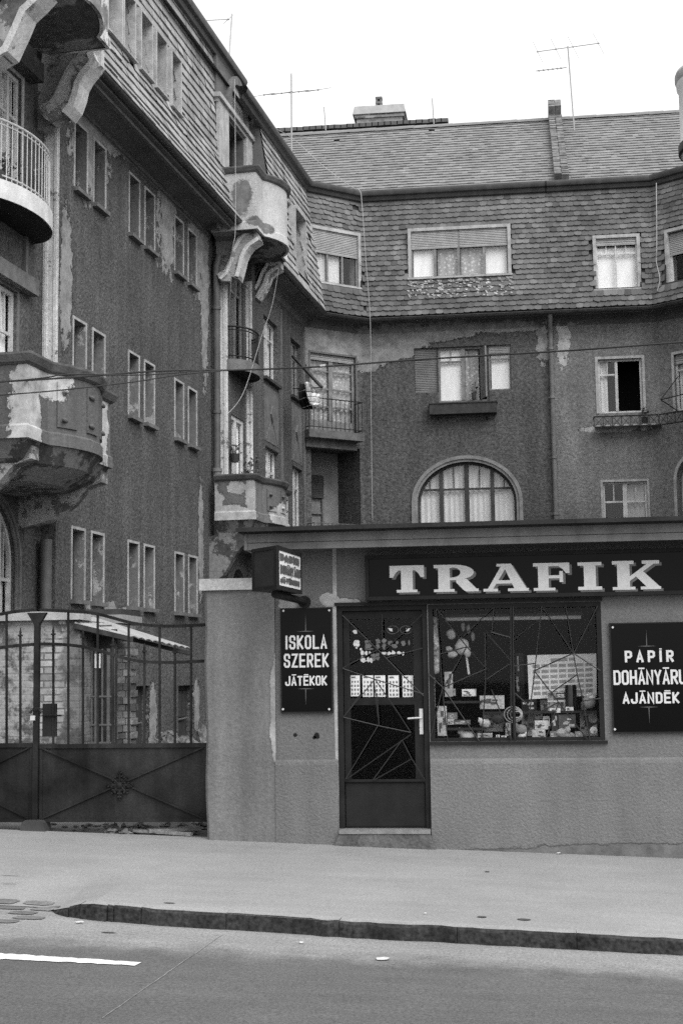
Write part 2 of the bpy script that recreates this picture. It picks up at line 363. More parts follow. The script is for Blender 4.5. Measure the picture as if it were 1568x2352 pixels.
# ---------------------------------------------------------------- walls with openings
def wall(m, F, a0, a1, z0, z1, holes=(), o=0.0):
    """holes: (s0,s1,z0,z1,depth[,z_spring]) - reveals are turned in; with z_spring the head is a half ellipse"""
    xs = sorted({a0, a1, *[min(max(h[i], a0), a1) for h in holes for i in (0, 1)]}); zz = sorted({z0, z1, *[min(max(h[i], z0), z1) for h in holes for i in (2, 3)]})
    for x0, x1 in zip(xs, xs[1:]):
        for y0, y1 in zip(zz, zz[1:]):
            if x1-x0 < 1e-5 or y1-y0 < 1e-5: continue
            cx, cz = (x0+x1)/2, (y0+y1)/2
            if any(h[0] < cx < h[1] and h[2] < cz < h[3] for h in holes): continue
            m.poly([F.p(x0,y0,o),F.p(x1,y0,o),F.p(x1,y1,o),F.p(x0,y1,o)])
    for h in holes:
        s0, s1, h0, h1, d = h[:5]
        if len(h) > 5:
            sp = h[5]; c = (s0+s1)/2; rx = (s1-s0)/2; rz = h1-sp; P = [(c-rx*math.cos(t), sp+rz*math.sin(t)) for t in arc(24, 0, math.pi)]
            for (xa, za), (xb, zb) in zip(P, P[1:]):
                m.poly([F.p(xa,za,o),F.p(xb,zb,o),F.p(xb,h1,o),F.p(xa,h1,o)]); m.poly([F.p(xa,za,o),F.p(xb,zb,o),F.p(xb,zb,o-d),F.p(xa,za,o-d)])
            ring = [(s0,h0),(s1,h0)]; m.poly([F.p(s0,h0,o),F.p(s1,h0,o),F.p(s1,h0,o-d),F.p(s0,h0,o-d)])
            for s in (s0, s1): m.poly([F.p(s,h0,o),F.p(s,sp,o),F.p(s,sp,o-d),F.p(s,h0,o-d)])
        else:
            c4 = [(s0,h0),(s1,h0),(s1,h1),(s0,h1)]
            for (xa, za), (xb, zb) in zip(c4, c4[1:]+c4[:1]): m.poly([F.p(xa,za,o),F.p(xb,zb,o),F.p(xb,zb,o-d),F.p(xa,za,o-d)])
def pleats(m, F, s0, s1, z0, z1, o, amp=.03, wl=.14, seed=0):
    n = max(6, int((s1-s0)/wl*5)); rnd = random.Random(seed); ph = rnd.uniform(0, 6)
    A = []; B = []
    for i in range(n+1):
        s = s0+(s1-s0)*i/n; k = math.sin(2*math.pi*(s-s0)/wl+ph+math.sin(s*3)*.8)
        A.append(F.p(s, z0, o+amp*k)); B.append(F.p(s, z1, o+amp*.6*k))
    m.strip(A, B)
def window(par, F, s0, s1, z0, z1, d=.16, cols=(.5,), transom=.28, fm=None, fw=.055, mw=.07, curtains=(), shutters=(), shm=None, sill=None, surround=None,
           sw=.07, vbars=True, skip=(), room=True, pane=True, name='window', o=0.0, label=None, glass=None, so=.02, door=0, ring=None):
    fm = fm or WOODPALE; m = MB(); q = o-d; t = .05
    if room:
        R_ = MB(); D = .9; e = .02
        for P in ([(s0-e,z0-e),(s1+e,z0-e)],[(s1+e,z0-e),(s1+e,z1+e)],[(s1+e,z1+e),(s0-e,z1+e)],[(s0-e,z1+e),(s0-e,z0-e)]):
            (xa,za),(xb,zb) = P; R_.poly([F.p(xa,za,q-.005),F.p(xb,zb,q-.005),F.p(xb,zb,q-D),F.p(xa,za,q-D)])
        R_.poly([F.p(s0-e,z0-e,q-D),F.p(s1+e,z0-e,q-D),F.p(s1+e,z1+e,q-D),F.p(s0-e,z1+e,q-D)])
    m.box(F,s0,s0+fw,z0,z1,q,q+t); m.box(F,s1-fw,s1,z0,z1,q,q+t); m.box(F,s0+fw,s1-fw,z1-fw,z1,q,q+t); m.box(F,s0+fw,s1-fw,z0,z0+fw+door,q,q+t)
    W = s1-s0; edges = [s0+fw]
    for c in cols:
        x = s0+W*c; m.box(F,x-mw/2,x+mw/2,z0+fw+door,z1-fw,q,q+t+.012); edges += [x-mw/2, x+mw/2]
    edges.append(s1-fw)
    for i in range(0, len(edges), 2):
        a, b = edges[i], edges[i+1]
        if i//2 in skip: continue
        if transom:
            for tr in (transom if isinstance(transom, (list, tuple)) else [transom]):
                zt = z1-(z1-z0)*tr; m.box(F,a,b,zt-.022,zt+.022,q,q+t-.012)
            tr = transom[0] if isinstance(transom, (list, tuple)) else transom
            if vbars: zt = z1-(z1-z0)*tr; c = (a+b)/2; m.box(F,c-.013,c+.013,zt+.022,z1-fw,q+.004,q+t-.016)
    wo = m.build(name, fm, par)
    if label: wo['label'] = label
    if room: R_.build('room_interior', ROOM, wo)
    if pane:
        g = MB()
        for i in range(0, len(edges), 2):
            if i//2 in skip: continue
            g.poly([F.p(edges[i]-.01,z0+.02,q+.018),F.p(edges[i+1]+.01,z0+.02,q+.018),F.p(edges[i+1]+.01,z1-.02,q+.018),F.p(edges[i]-.01,z1-.02,q+.018)])
        g.build('pane', glass or GLASS, wo)
    for k, c in enumerate(curtains):
        f0, f1, g0, g1, cm = c[:5]; cm_ = MB(); pleats(cm_, F, s0+W*f0, s0+W*f1, z0+(z1-z0)*g0, z0+(z1-z0)*g1, q-.05-.012*k, *(c[5:] if len(c) > 5 else (.022, .13)), seed=k+int(s0*10))
        cm_.build('curtain', cm, wo, smooth=True)
    for f0, f1, fr in shutters:
        s = MB(); n = max(2, int((z1-z0)*fr/.045)); 
        for i in range(n):
            za = z1-(i+1)*(z1-z0)*fr/n; zb = z1-i*(z1-z0)*fr/n
            A0, A1 = s0+W*f0+.01, s0+W*f1-.01; oq = q+t+.012
            s.poly([F.p(A0,za+.006,oq+.014),F.p(A1,za+.006,oq+.014),F.p(A1,zb,oq),F.p(A0,zb,oq)]); s.poly([F.p(A0,za+.006,oq+.014),F.p(A1,za+.006,oq+.014),F.p(A1,za,oq-.002),F.p(A0,za,oq-.002)])
        za = z1-(z1-z0)*fr; s.box(F,A0,A1,za-.03,za,oq-.003,oq+.016)
        s.build('roller_shutter', shm or SHUTTER, wo)
    if sill: MB().box(F,s0-.05,s1+.05,z0-.07,z0-.004,o-.1,o+.09).build('sill', sill, wo)
    if surround:
        m = MB(); m.box(F,s0-sw,s0-.002,z0,z1+sw,o-.02,o+so); m.box(F,s1+.002,s1+sw,z0,z1+sw,o-.02,o+so); m.box(F,s0-.002,s1+.002,z1+.002,z1+sw,o-.02,o+so-.003)
        m.build('surround', surround, wo)
    return wo

# ---------------------------------------------------------------- kiosk
KIOSK = plain('kiosk', .2)
K = Frame((0,13.6,0), (1,0,0)); KY = 13.6
def kblob(x, y, rx, rz, rag=.5, o=0): s, z = K.px(x, y, o); return (K.p(s, z, o), (rx, .3, rz), rag)
KWALL = stucco('kiosk_roughcast', .155, [kblob(757,1378,.1,.06),kblob(672,1385,.16,.07),kblob(800,1388,.14,.07),kblob(770,1450,.02,2.2,.2)], .34, .45, 40, .12, .13, 36, .08)
KPLINTH = stucco('kiosk_plinth_roughcast', .165, [kblob(1480,1962,1.4,.1,.4),kblob(1300,1962,1.2,.06,.4)], .135, .5, 42, .14, .12, 38, .12)
PILLAR = stucco('pillar_render', .165, [kblob(638,1640,.07,.5,.5)], .3, .35, 40, .14, .15, 30, .3)
DARKPAINT = plain('dark_brown_paint', .018, .55, .12, .25, 5, .08, 40, .1, 70, .1)
kiosk = thing('kiosk', 'low rough cast tobacco kiosk with flat roof, dark door and shop window', 'kiosk', (0,13.6,0))
DX0, DX1, DZ0, DZ1 = -1.735, -.862, .2, 2.305; WX0, WX1, WZ0, WZ1 = -.855, .772, 1.008, 2.30
m = MB(); wall(m, K, -2.33, 4.6, -.4, 2.98, [(DX0,DX1,DZ0,DZ1,.14),(WX0,WX1,WZ0,WZ1,.14)])
side = Frame(K.p(-2.33,0,0), (0,-1,0)); wall(m, Frame((-2.33,17.6,0), (0,-1,0)), 0, 4.0, -.4, 2.98); wall(m, Frame((4.6,13.6,0), (0,1,0)), 0, 4.0, -.4, 2.98); wall(m, Frame((4.6,17.6,0), (-1,0,0)), 0, 6.93, -.4, 2.98)
m.build('wall', KWALL, kiosk)
m = MB()
for a, b in ((-2.334, DX0-.003), (DX1+.003, 4.603)):
    pr = [K.p(a,-.4,.036), K.p(a,.80,.033), K.p(a,.83,.026), K.p(a,.848,.008), K.p(a,.85,-.01), K.p(a,-.4,-.01)]
    m.ext(pr, K.u*(b-a))
m.build('plinth', KPLINTH, kiosk)
m = MB(); pr = [(DX0-.05,-.4),(DX1+.07,-.4),(DX1+.05,.0),(DX1-.01,.16),(DX0+.01,.16),(DX0-.05,.02)]
m.ext([K.p(s,z,-.01) for s,z in pr], K.n*.1); m.build('door_base', plain('worn_plinth', .11, .9, .15, .4, 5, .5, 30, .3, 50), kiosk)
MB().box(K,DX0+.01,DX1-.005,.162,.196,-.13,.1).build('doorstep', plain('worn_stone', .2, .8, .2, .3, 8, .3, 40), kiosk)
# roof slab and eaves boards
EAVE = plain('eaves_board', .17, .7, .2, .25, 3, .2, 50, .15, 70, .2)
m = MB(); m.box(K,-2.58,4.9,2.985,3.02,-4.2,.53); m.box(K,-2.6,4.92,2.99,3.03,.532,.56); m.build('roof', plain('roofing_felt', .03, .9, .1, .3, 3, .3, 40), kiosk)
m = MB(); m.box(K,-2.52,4.85,2.83,2.893,.37,.4); m.box(K,-2.52,4.85,2.899,2.982,.372,.404); m.box(K,-2.55,-2.521,2.83,2.982,-4.1,.41); m.build('fascia', EAVE, kiosk)
MB().box(K,-2.51,4.8,2.94,2.98,-.001,.369).build('soffit', plain('soffit_board', .07, .8, .1, .3, 3), kiosk)
# the dark shop inside
m = MB(); I0, I1, J0, J1 = -2.25, 4.5, .2, 2.9
m.poly([K.p(I0,J0,-2.6),K.p(I1,J0,-2.6),K.p(I1,J1,-2.6),K.p(I0,J1,-2.6)]); m.poly([K.p(I0,J0,-.15),K.p(I1,J0,-.15),K.p(I1,J0,-2.6),K.p(I0,J0,-2.6)]); m.poly([K.p(I0,J1,-.15),K.p(I1,J1,-.15),K.p(I1,J1,-2.6),K.p(I0,J1,-2.6)])
m.poly([K.p(I0,J0,-.15),K.p(I0,J0,-2.6),K.p(I0,J1,-2.6),K.p(I0,J1,-.15)]); m.poly([K.p(I1,J0,-.15),K.p(I1,J0,-2.6),K.p(I1,J1,-2.6),K.p(I1,J1,-.15)]); m.build('room_interior', ROOM, kiosk)
# door
dp = lambda x, y, o=-.06: K.px(x, y, o)
m = MB(); o0, o1 = -.1, -.02
m.box(K,DX0,DX0+.055,DZ0,DZ1,o0,o1); m.box(K,DX1-.05,DX1,DZ0,DZ1,o0,o1); m.box(K,DX0+.055,DX1-.05,DZ1-.05,DZ1,o0,o1)
m.build('door_frame', DARKPAINT, kiosk)
a, b = DX0+.06, DX1-.055; gl, _ = dp(803,1500); gr, _ = dp(949,1500); zt = dp(880,1421)[1]; zm1 = dp(880,1603)[1]; zm0 = dp(880,1619)[1]; zk = dp(880,1792)[1]
m = MB(); q0, q1 = -.105, -.055
m.box(K,a,gl,DZ0+.005,DZ1-.055,q0,q1); m.box(K,gr,b,DZ0+.005,DZ1-.055,q0,q1); m.box(K,gl,gr,zt,DZ1-.055,q0,q1); m.box(K,gl,gr,zm0,zm1,q0,q1); m.box(K,gl,gr,DZ0+.005,zk,q0,q1); m.box(K,a-.004,b+.004,zk-.012,zk+.012,q1,q1+.03); m.box(K,a+.004,b-.004,DZ0+.02,zk-.03,q1,q1+.006)
door = m.build('door', DARKPAINT, kiosk)
m = MB(); m.poly([K.p(gl,zm1,-.08),K.p(gr,zm1,-.08),K.p(gr,zt,-.08),K.p(gl,zt,-.08)]); m.poly([K.p(gl,zk,-.08),K.p(gr,zk,-.08),K.p(gr,zm0,-.08),K.p(gl,zm0,-.08)]); m.build('pane', SHOPGLASS, door)
STEEL = plain('pale_metal', .55, .35, .5, .1, 20, 0, 40, .05)
hs, hz = dp(967,1657,-.05); m = MB(); m.box(K,hs-.017,hs+.017,hz-.12,hz+.12,-.055,-.045); m.tube([K.p(hs,hz+.035,-.045),K.p(hs,hz+.035,-.0),K.p(hs-.03,hz+.036,.005),K.p(hs-.125,hz+.03,.005)], .009); m.tube([K.p(hs,hz-.05,-.045),K.p(hs,hz-.05,-.04)], .009)
m.build('handle', STEEL, door)
LATT = plain('lattice_iron', .02, .5, .4, .2)
def lattice(lines, o, r_, fr):
    m = MB()
    for pl in lines: m.tube([K.p(*K.px(*fr(*p), o), o) for p in pl], r_, 5)
    return m
c6 = lambda x, y: (x*.14818+763.4, y*.14818+1380.8); c7 = lambda x, y: (x*.4022+431.5, y*.4022+1593.2)
L1 = [[(150,215),(710,760),(1410,1470)],[(1390,200),(1130,455),(770,790)],[(160,1035),(430,890),(700,755)],[(160,1045),(640,1205),(1410,1440)],[(840,880),(1395,730)],[(770,200),(770,560)],[(650,1215),(170,1800)],[(640,1215),(705,1800)],[(660,1215),(1060,1800)]]
L2 = [[(888,135),(1085,183),(1272,222)],[(1085,183),(900,488)],[(1272,233),(905,488)],[(1222,265),(1055,495)],[(1222,265),(1277,372),(1352,492)],[(1277,372),(1060,495)],[(987,0),(888,135)],[(1080,0),(1090,183)],[(1125,-5),(1272,222)]]
m = lattice(L1, .0, .0055, c6); n_ = lattice(L2, .0, .0055, c7); b0 = len(m.v); m.v += n_.v; m.f += [[i+b0 for i in f] for f in n_.f]; m.t += n_.t
m.build('security_lattice', LATT, door)
# shop window
m = MB(); e = .045
m.box(K,WX0,WX0+e,WZ0,WZ1,-.1,.0); m.box(K,WX1-e,WX1,WZ0,WZ1,-.1,.0); m.box(K,WX0+e,WX1-e,WZ1-e,WZ1,-.1,.0); m.box(K,WX0+e,WX1-e,WZ0,WZ0+.03,-.1,.0); m.box(K,WX0-.01,WX1+.02,WZ0-.03,WZ0-.002,-.1,.035)
cs = K.px(1177,1550,-.05)[0]; m.box(K,cs-.016,cs+.016,WZ0+.03,WZ1-e,-.09,-.01)
sw_ = m.build('shop_window', DARKPAINT, kiosk)
m = MB(); m.poly([K.p(WX0+.03,WZ0+.02,-.075),K.p(cs,WZ0+.02,-.075),K.p(cs,WZ1-.03,-.075),K.p(WX0+.03,WZ1-.03,-.075)]); m.poly([K.p(cs,WZ0+.02,-.075),K.p(WX1-.03,WZ0+.02,-.075),K.p(WX1-.03,WZ1-.03,-.075),K.p(cs,WZ1-.03,-.075)]); m.build('pane', SHOPGLASS, sw_)
c4 = lambda x, y: (x*.16935+962.6, y*.16935+1360.9); c5 = lambda x, y: (x*.16935+1161.7, y*.16935+1360.9)
A = [[(230,215),(640,735),(910,1035)],[(990,210),(575,615)],[(270,840),(640,735)],[(640,735),(330,1290)],[(320,1290),(910,1035)],[(120,1100),(320,1290),(810,2015)],[(225,230),(270,700),(310,1290),(385,2020)],[(315,1290),(240,1600),(155,1960)],[(1010,200),(985,540)],[(970,540),(1230,610)],[(905,545),(1220,900)],[(890,540),(897,1040),(895,1250),(840,2010)],[(910,1180),(1220,970)],[(975,1310),(1240,1995)],[(1238,195),(1240,2010)]]
B = [[(480,180),(700,510),(910,825)],[(1240,180),(915,825)],[(450,365),(100,640)],[(480,180),(385,1060),(270,2010)],[(805,170),(835,360),(910,825),(960,1110),(1040,1470),(1135,2005)],[(910,825),(385,1060)],[(915,825),(1275,1060)],[(100,1000),(385,960)],[(385,1070),(710,1490)],[(960,1115),(620,1355)],[(710,1490),(310,1700)],[(710,1490),(525,2010)],[(710,1490),(1112,2010)],[(120,1365),(320,1550)],[(1040,1470),(1285,1435)],[(95,190),(98,640),(105,1300),(120,2010)]]
m = lattice(A, .02, .006, c4); n_ = lattice(B, .02, .006, c5); b0 = len(m.v); m.v += n_.v; m.f += [[i+b0 for i in f] for f in n_.f]; m.t += n_.t
m.build('security_lattice', LATT, sw_)
m = MB(); m.box(K,DX0-.012,WX1+.012,DZ1+.001,DZ1+.03,-.06,.03); m.build('lintel_trim', DARKPAINT, kiosk)

m = MB(); rnd = random.Random(2)
for x, y, r_ in ((678,1688,.022),(727,1690,.035),(722,1694,.02)):
    s, z = K.px(x, y); m.ext([K.p(s+r_*math.cos(t)*rnd.uniform(.7,1.1), z+r_*math.sin(t)*rnd.uniform(.6,1.0), .001) for t in arc(9,0,5.7)], K.n*.001)
m.build('wall_hole', plain('dark_hole', .02, .9, .05), kiosk, kind='stuff')
# ---------------------------------------------------------------- lettering
def offs(pts, t, closed):
    n = len(pts); out_ = []
    for i in range(n):
        p = Vector(pts[i]); a = Vector(pts[i-1]) if (closed or i > 0) else None; b = Vector(pts[(i+1) % n]) if (closed or i < n-1) else None
        d1 = (p-a).normalized() if a is not None else None; d2 = (b-p).normalized() if b is not None else None
        if d1 is None: nn = Vector((-d2.y, d2.x)); k = 1
        elif d2 is None: nn = Vector((-d1.y, d1.x)); k = 1
        else:
            n1 = Vector((-d1.y, d1.x)); n2 = Vector((-d2.y, d2.x)); nn = (n1+n2); 
            if nn.length < 1e-4: nn = n1
            nn.normalize(); k = 1/max(.45, nn.dot(n1))
        out_.append((p+nn*t/2*k, p-nn*t/2*k))
    return out_
GL = {'I':[[(.5,0),(.5,1)]], 'L':[[(0,1),(0,0),(1,0)]], 'Z':[[(0,1),(1,1),(0,0),(1,0)]], 'E':[[(1,1),(0,1),(0,0),(1,0)],[(0,.5),(.85,.5)]], 'F':[[(1,1),(0,1),(0,0)],[(0,.5),(.85,.5)]],
 'S':[[(1,.74),(1,.88),(.78,1),(.22,1),(0,.88),(0,.64),(.2,.53),(.8,.47),(1,.36),(1,.12),(.78,0),(.22,0),(0,.12),(0,.26)]],
 'K':[[(0,0),(0,1)],[(1,1),(.2,.5),(1,0)]], 'O':['c',[(.25,0),(.75,0),(1,.12),(1,.88),(.75,1),(.25,1),(0,.88),(0,.12)]], 'A':[[(0,0),(.5,1),(1,0)],[(.2,.28),(.8,.28)]],
 'R':[[(0,0),(0,1),(.75,1),(1,.9),(1,.6),(.75,.48),(0,.48)],[(.45,.48),(1,0)]], 'P':[[(0,0),(0,1),(.75,1),(1,.9),(1,.55),(.75,.43),(0,.43)]], 'J':[[(1,1),(1,.13),(.76,0),(.24,0),(0,.13),(0,.3)]],
 'T':[[(0,1),(1,1)],[(.5,1),(.5,0)]], 'D':['c',[(0,0),(.7,0),(1,.14),(1,.86),(.7,1),(0,1)]], 'H':[[(0,0),(0,1)],[(1,0),(1,1)],[(0,.5),(1,.5)]], 'N':[[(0,0),(0,1),(1,0),(1,1)]],
 'Y':[[(0,1),(.5,.45),(1,1)],[(.5,.45),(.5,0)]], 'U':[[(0,1),(0,.13),(.24,0),(.76,0),(1,.13),(1,1)]], '3':[[(0,.85),(.2,1),(.8,1),(1,.86),(1,.6),(.8,.5),(.4,.5)],[(.8,.5),(1,.4),(1,.14),(.8,0),(.2,0),(0,.15)]],
 '6':[[(1,.85),(.8,1),(.2,1),(0,.86),(0,.14),(.2,0),(.8,0),(1,.14),(1,.42),(.8,.54),(0,.54)]], 'X':[[(0,0),(1,1)],[(0,1),(1,0)]], '-':[[(0,.5),(1,.5)]]}
ACC = {'Á':'A','É':'E','Í':'I','Ó':'O'}
TK = [0]
def text(m, F, txt, s0, s1, z0, z1, o, gap=.22, t=.3, iw=.35, depth=.004):
    """block capitals: letters fill s0..s1; t is the stroke as a share of the letter width"""
    ws = [iw if ACC.get(c, c) == 'I' else 1.0 for c in txt]; n = len(txt); u = (s1-s0)/(sum(ws)+gap*(n-1)); x = s0
    for c, w_ in zip(txt, ws):
        g = GL[ACC.get(c, c)]; closed = g[0] == 'c'; T = u*t; lw = u*w_; H = z1-z0
        for pl in (g[1:] if closed else g):
            inner = lambda p: (x+T/2+p[0]*(lw-T), z0+T*.45+p[1]*(H-T*.9))
            P = [inner(p) for p in pl]
            if not closed:   # run open ends out to the letter box
                for a, b in ((0, 1), (-1, -2)):
                    d = (Vector(P[a])-Vector(P[b])).normalized(); P[a] = tuple(Vector(P[a])+d*T*.45)
            q = offs(P, T, closed); k = len(q)
            for i in range(k if closed else k-1):
                a, b = q[i], q[(i+1) % k]; TK[0] = (TK[0]+1) % 23; oo = o+.00012*TK[0]; m.ext([F.p(*a[0],oo),F.p(*b[0],oo),F.p(*b[1],oo),F.p(*a[1],oo)], F.n*depth)
        if c in ACC: m.ext([F.p(x+lw*.1,z1+H*.07,o),F.p(x+lw*.95 if lw > T*1.5 else x+lw*1.0,z1+H*.07,o),F.p(x+lw*.95,z1+H*.17,o),F.p(x+lw*.1,z1+H*.17,o)], F.n*depth)
        x += lw+u*gap
SIGNGLASS = plain('black_sign_glass', .005, .1, .1, .1, 3, 0, 40, 0); LETTER = plain('silver_letter', .6, .5, .3, .1, 20, 0, 40, .06, 50); LSHADE = plain('grey_letter_edge', .12, .5, .3, .1)
def quadpx(F, x0, y0, x1, y1, o): a, z1 = F.px(x0, y0, o); b, z0 = F.px(x1, y1, o); return a, b, z0, z1
def star(m, F, x, y, o, up, l=.16):
    s, z = F.px(x, y, o); k = 1 if up else -1
    m.ext([F.p(s-.004,z,o),F.p(s+.004,z,o),F.p(s,z+k*l,o)], F.n*.003); m.ext([F.p(s,z+.004,o),F.p(s,z-.004,o),F.p(s+l*.55,z,o)], F.n*.003); m.ext([F.p(s,z+.004,o),F.p(s,z-.004,o),F.p(s-l*.55,z,o)], F.n*.003)
def plaque(label, x0, y0, x1, y1, lines, stars, screws, extra=0):
    o = .03; a, b, z0, z1 = quadpx(K, x0, y0, x1, y1, o); t = thing('shop_plaque', label, 'sign', K.p((a+b)/2, z0, 0), 'black glass plaques beside the shop door')
    b += extra
    m = MB(); m.box(K,a,b,z0,z1,.002,.03); m.build('panel', SIGNGLASS, t)
    m = MB(); e = .012; m.box(K,a-e,a,z0-e,z1+e,.002,.036); m.box(K,b,b+e,z0-e,z1+e,.002,.036); m.box(K,a,b,z1,z1+e,.002,.036); m.box(K,a,b,z0-e,z0,.002,.036); m.build('frame', DARKPAINT, t)
    m = MB()
    for tx, xa, xb, ya, yb, kw in lines: s0, zz1 = K.px(xa, ya, o); s1, zz0 = K.px(xb, yb, o); text(m, K, tx, s0, s1, zz0, zz1, .0315, **kw)
    m.build('lettering', LETTER, t)
    m = MB()
    for x, y, up in stars: star(m, K, x, y, .031, up)
    m.build('star_ornament', LSHADE, t)
    for x, y in screws:
        s, z = K.px(x, y, o); m = MB(); m.tube([K.p(s,z,.03),K.p(s,z,.037)], .011, 8); m.build('screw', STEEL, t)
plaque('black glass plaque reading ISKOLA SZEREK JÁTÉKOK left of the door', 646, 1400, 762, 1634, [('ISKOLA',655,751,1460,1490,dict(t=.3,iw=.4)),('SZEREK',652,755,1502,1532,dict(t=.3)),('JÁTÉKOK',655,751,1553,1574,dict(t=.3,gap=.16))], [(702,1450,True),(702,1582,False)], [(651,1403),(756,1402),(650,1629),(756,1629)])
plaque('black glass plaque reading PAPÍR DOHÁNYÁRU AJÁNDÉK right of the window', 1401, 1434, 1570, 1680, [('PAPÍR',1433,1546,1495,1520,dict(gap=.55,t=.32,iw=.4)),('DOHÁNYÁRU',1407,1575,1540,1571,dict(t=.3,gap=.12)),('AJÁNDÉK',1428,1559,1591,1615,dict(t=.3,gap=.2))], [(1484,1484,True),(1489,1624,False)], [(1406,1441),(1411,1675)], extra=.06)
# long sign over the window
o = .1; t = thing('shop_sign', 'long black glass fascia sign reading TRAFIK in slab letters', 'sign', K.p(.3,2.35,0))
a, z1 = K.px(846,1284,o); _, z0 = K.px(846,1371,o); b = 1.68
m = MB(); m.box(K,a,b,z0,z1,.002,.085); m.build('panel', SIGNGLASS, t)
m = MB(); e = .035; m.box(K,a-e,a,z0-e,z1+e,.002,.11); m.box(K,b,b+e,z0-e,z1+e,.002,.11); m.box(K,a,b,z1,z1+e,.002,.11); m.box(K,a,b,z0-e,z0,.002,.11); m.build('frame', DARKPAINT, t)
def slab(c):   # slab-serif capitals as unit polygons
    S = lambda *r: [(r[0],r[1]),(r[2],r[1]),(r[2],r[3]),(r[0],r[3])]
    bowl = lambda xo, xi, zo0, zo1, zi0, zi1, x0: [[(x0+ (xo-x0)*math.sin(t)**.8 if math.sin(t)>0 else x0, (zo0+zo1)/2+(zo1-zo0)/2*math.cos(t)) for t in arc(10,0,math.pi)],[(x0+(xi-x0)*math.sin(t)**.8 if math.sin(t)>0 else x0, (zi0+zi1)/2+(zi1-zi0)/2*math.cos(t)) for t in arc(10,0,math.pi)]]
    if c == 'T': return [S(.33,.1,.67,.82),S(.2,0,.8,.1),S(0,.82,1,1),[(0,.82),(0,.56),(.1,.56),(.16,.7),(.26,.82)],[(1,.82),(1,.56),(.9,.56),(.84,.7),(.74,.82)]], []
    if c == 'R': return [S(.1,.1,.36,.88),S(0,0,.46,.1),S(0,.88,.42,1),[(.5,.46),(.74,.46),(.97,.06),(.97,0),(.72,0),(.66,.06),(.5,.34)],S(.76,0,1,.1)], [bowl(.9,.6,.42,1,.52,.9,.36)]
    if c == 'A': return [[(.43,1),(.62,1),(.95,.1),(.68,.1)],[(.43,1),(.5,.84),(.22,.1),(.1,.1)],S(0,0,.32,.1),S(.54,0,1,.1),[(.26,.28),(.64,.28),(.6,.4),(.3,.4)],S(.3,.9,.6,1.0)], []
    if c == 'F': return [S(.13,.1,.42,.88),S(0,0,.6,.1),S(0,.88,1,1),[(1,.88),(1,.62),(.9,.62),(.82,.76),(.7,.88)],S(.42,.44,.72,.55),[(.72,.3),(.82,.3),(.82,.7),(.72,.7)]], []
    if c == 'I': return [S(.25,.12,.75,.88),S(0,0,1,.12),S(0,.88,1,1)], []
    if c == 'K': return [S(.1,.1,.36,.88),S(0,0,.47,.1),S(0,.88,.45,1),[(.36,.3),(.36,.46),(.72,.88),(.86,.88)],[(.46,.5),(.62,.66),(.97,.1),(.7,.1)],S(.58,0,1,.1),S(.62,.88,.98,1)], []
POS = {'T':(894,974,1300,1360),'R':(995,1099,1298,1358),'A':(1108,1214,1296,1357),'F':(1223,1308,1294,1355.5),'I':(1325,1382,1292,1354.5),'K':(1404,1517,1289,1353)}
m1, m2 = MB(), MB()
for c, (xa, xb, ya, yb) in POS.items():
    ps, bw_ = slab(c); s0, zz1 = K.px(xa, ya, .09); s1, zz0 = K.px(xb, yb, .09)
    for mm, dx, dz, oo in ((m1,0,0,.092),(m2,.022,-.018,.087)):
        f = lambda p, k=0: K.p(s0+(s1-s0)*p[0]+dx, zz0+(zz1-zz0)*p[1]+dz, oo+.0003*k)
        for k, p in enumerate(ps): mm.ext([f(q, k) for q in p], K.n*.003)
        for ou, inn in bw_:
            for i in range(len(ou)-1): mm.ext([f(ou[i],8),f(ou[i+1],8),f(inn[i+1],8),f(inn[i],8)], K.n*.003)
m1.build('lettering', LETTER, t); m2.build('letter_edge', LSHADE, t)
# projecting box sign by the pillar: a wedge on a bent arm
def bp(x, y, Y): return on_plane(x, y, (0,Y,0), (0,1,0))
N0 = bp(635,1300,12.3); RT = bp(690,1300,13.2); LF = bp(580.5,1300,12.62); zt, zb = bp(635,1253,12.3).z, bp(635,1352,12.3).z
t = thing('projecting_sign', 'wedge shaped box sign on an arm above the gate pillar, with dark lettering on white', 'sign', (N0.x, N0.y+.4, zb-.1))
P2 = lambda v, z: Vector((v.x, v.y, z)); BK = RT+Vector((-.16,.02,0))
m = MB(); m.hexa([P2(N0,zb),P2(RT,zb),P2(BK,zb),P2(LF,zb)],[P2(N0,zt),P2(RT,zt),P2(BK,zt),P2(LF,zt)]); m.build('case', plain('sign_case', .03, .6, .15, .2, 8, .05, 40, .1, 60), t)
SF = Frame(P2(N0,0), (RT-N0).xy.to_3d()); ln = (RT-N0).xy.length
if SF.n.x < 0: SF = Frame(P2(N0,0), (RT-N0).xy.to_3d(), -SF.n)
MB().box(SF,.06,ln-.03,zb+.035,zt-.035,.001,.006).build('sign_face', plain('white_sign_face', .72, .5, .3, .08), t)
m = MB(); m.box(SF,-.01,.055,zb-.005,zt+.005,.001,.012); m.box(SF,ln-.028,ln+.005,zb-.005,zt+.005,.001,.012); m.box(SF,.055,ln-.028,zt-.034,zt+.005,.001,.012); m.box(SF,.055,ln-.028,zb-.005,zb+.034,.001,.012); 
EF = Frame(P2(LF,0), (N0-LF).xy.to_3d()); le = (N0-LF).xy.length
m.box(EF,0,.03,zb,zt,.001,.01); m.box(EF,le-.03,le,zb,zt,.001,.01); m.box(EF,.03,le-.03,zt-.03,zt,.001,.01); m.box(EF,.03,le-.03,zb,zb+.03,.001,.01); m.build('edge_trim', DARKPAINT, t)
m = MB(); hh = zt-zb
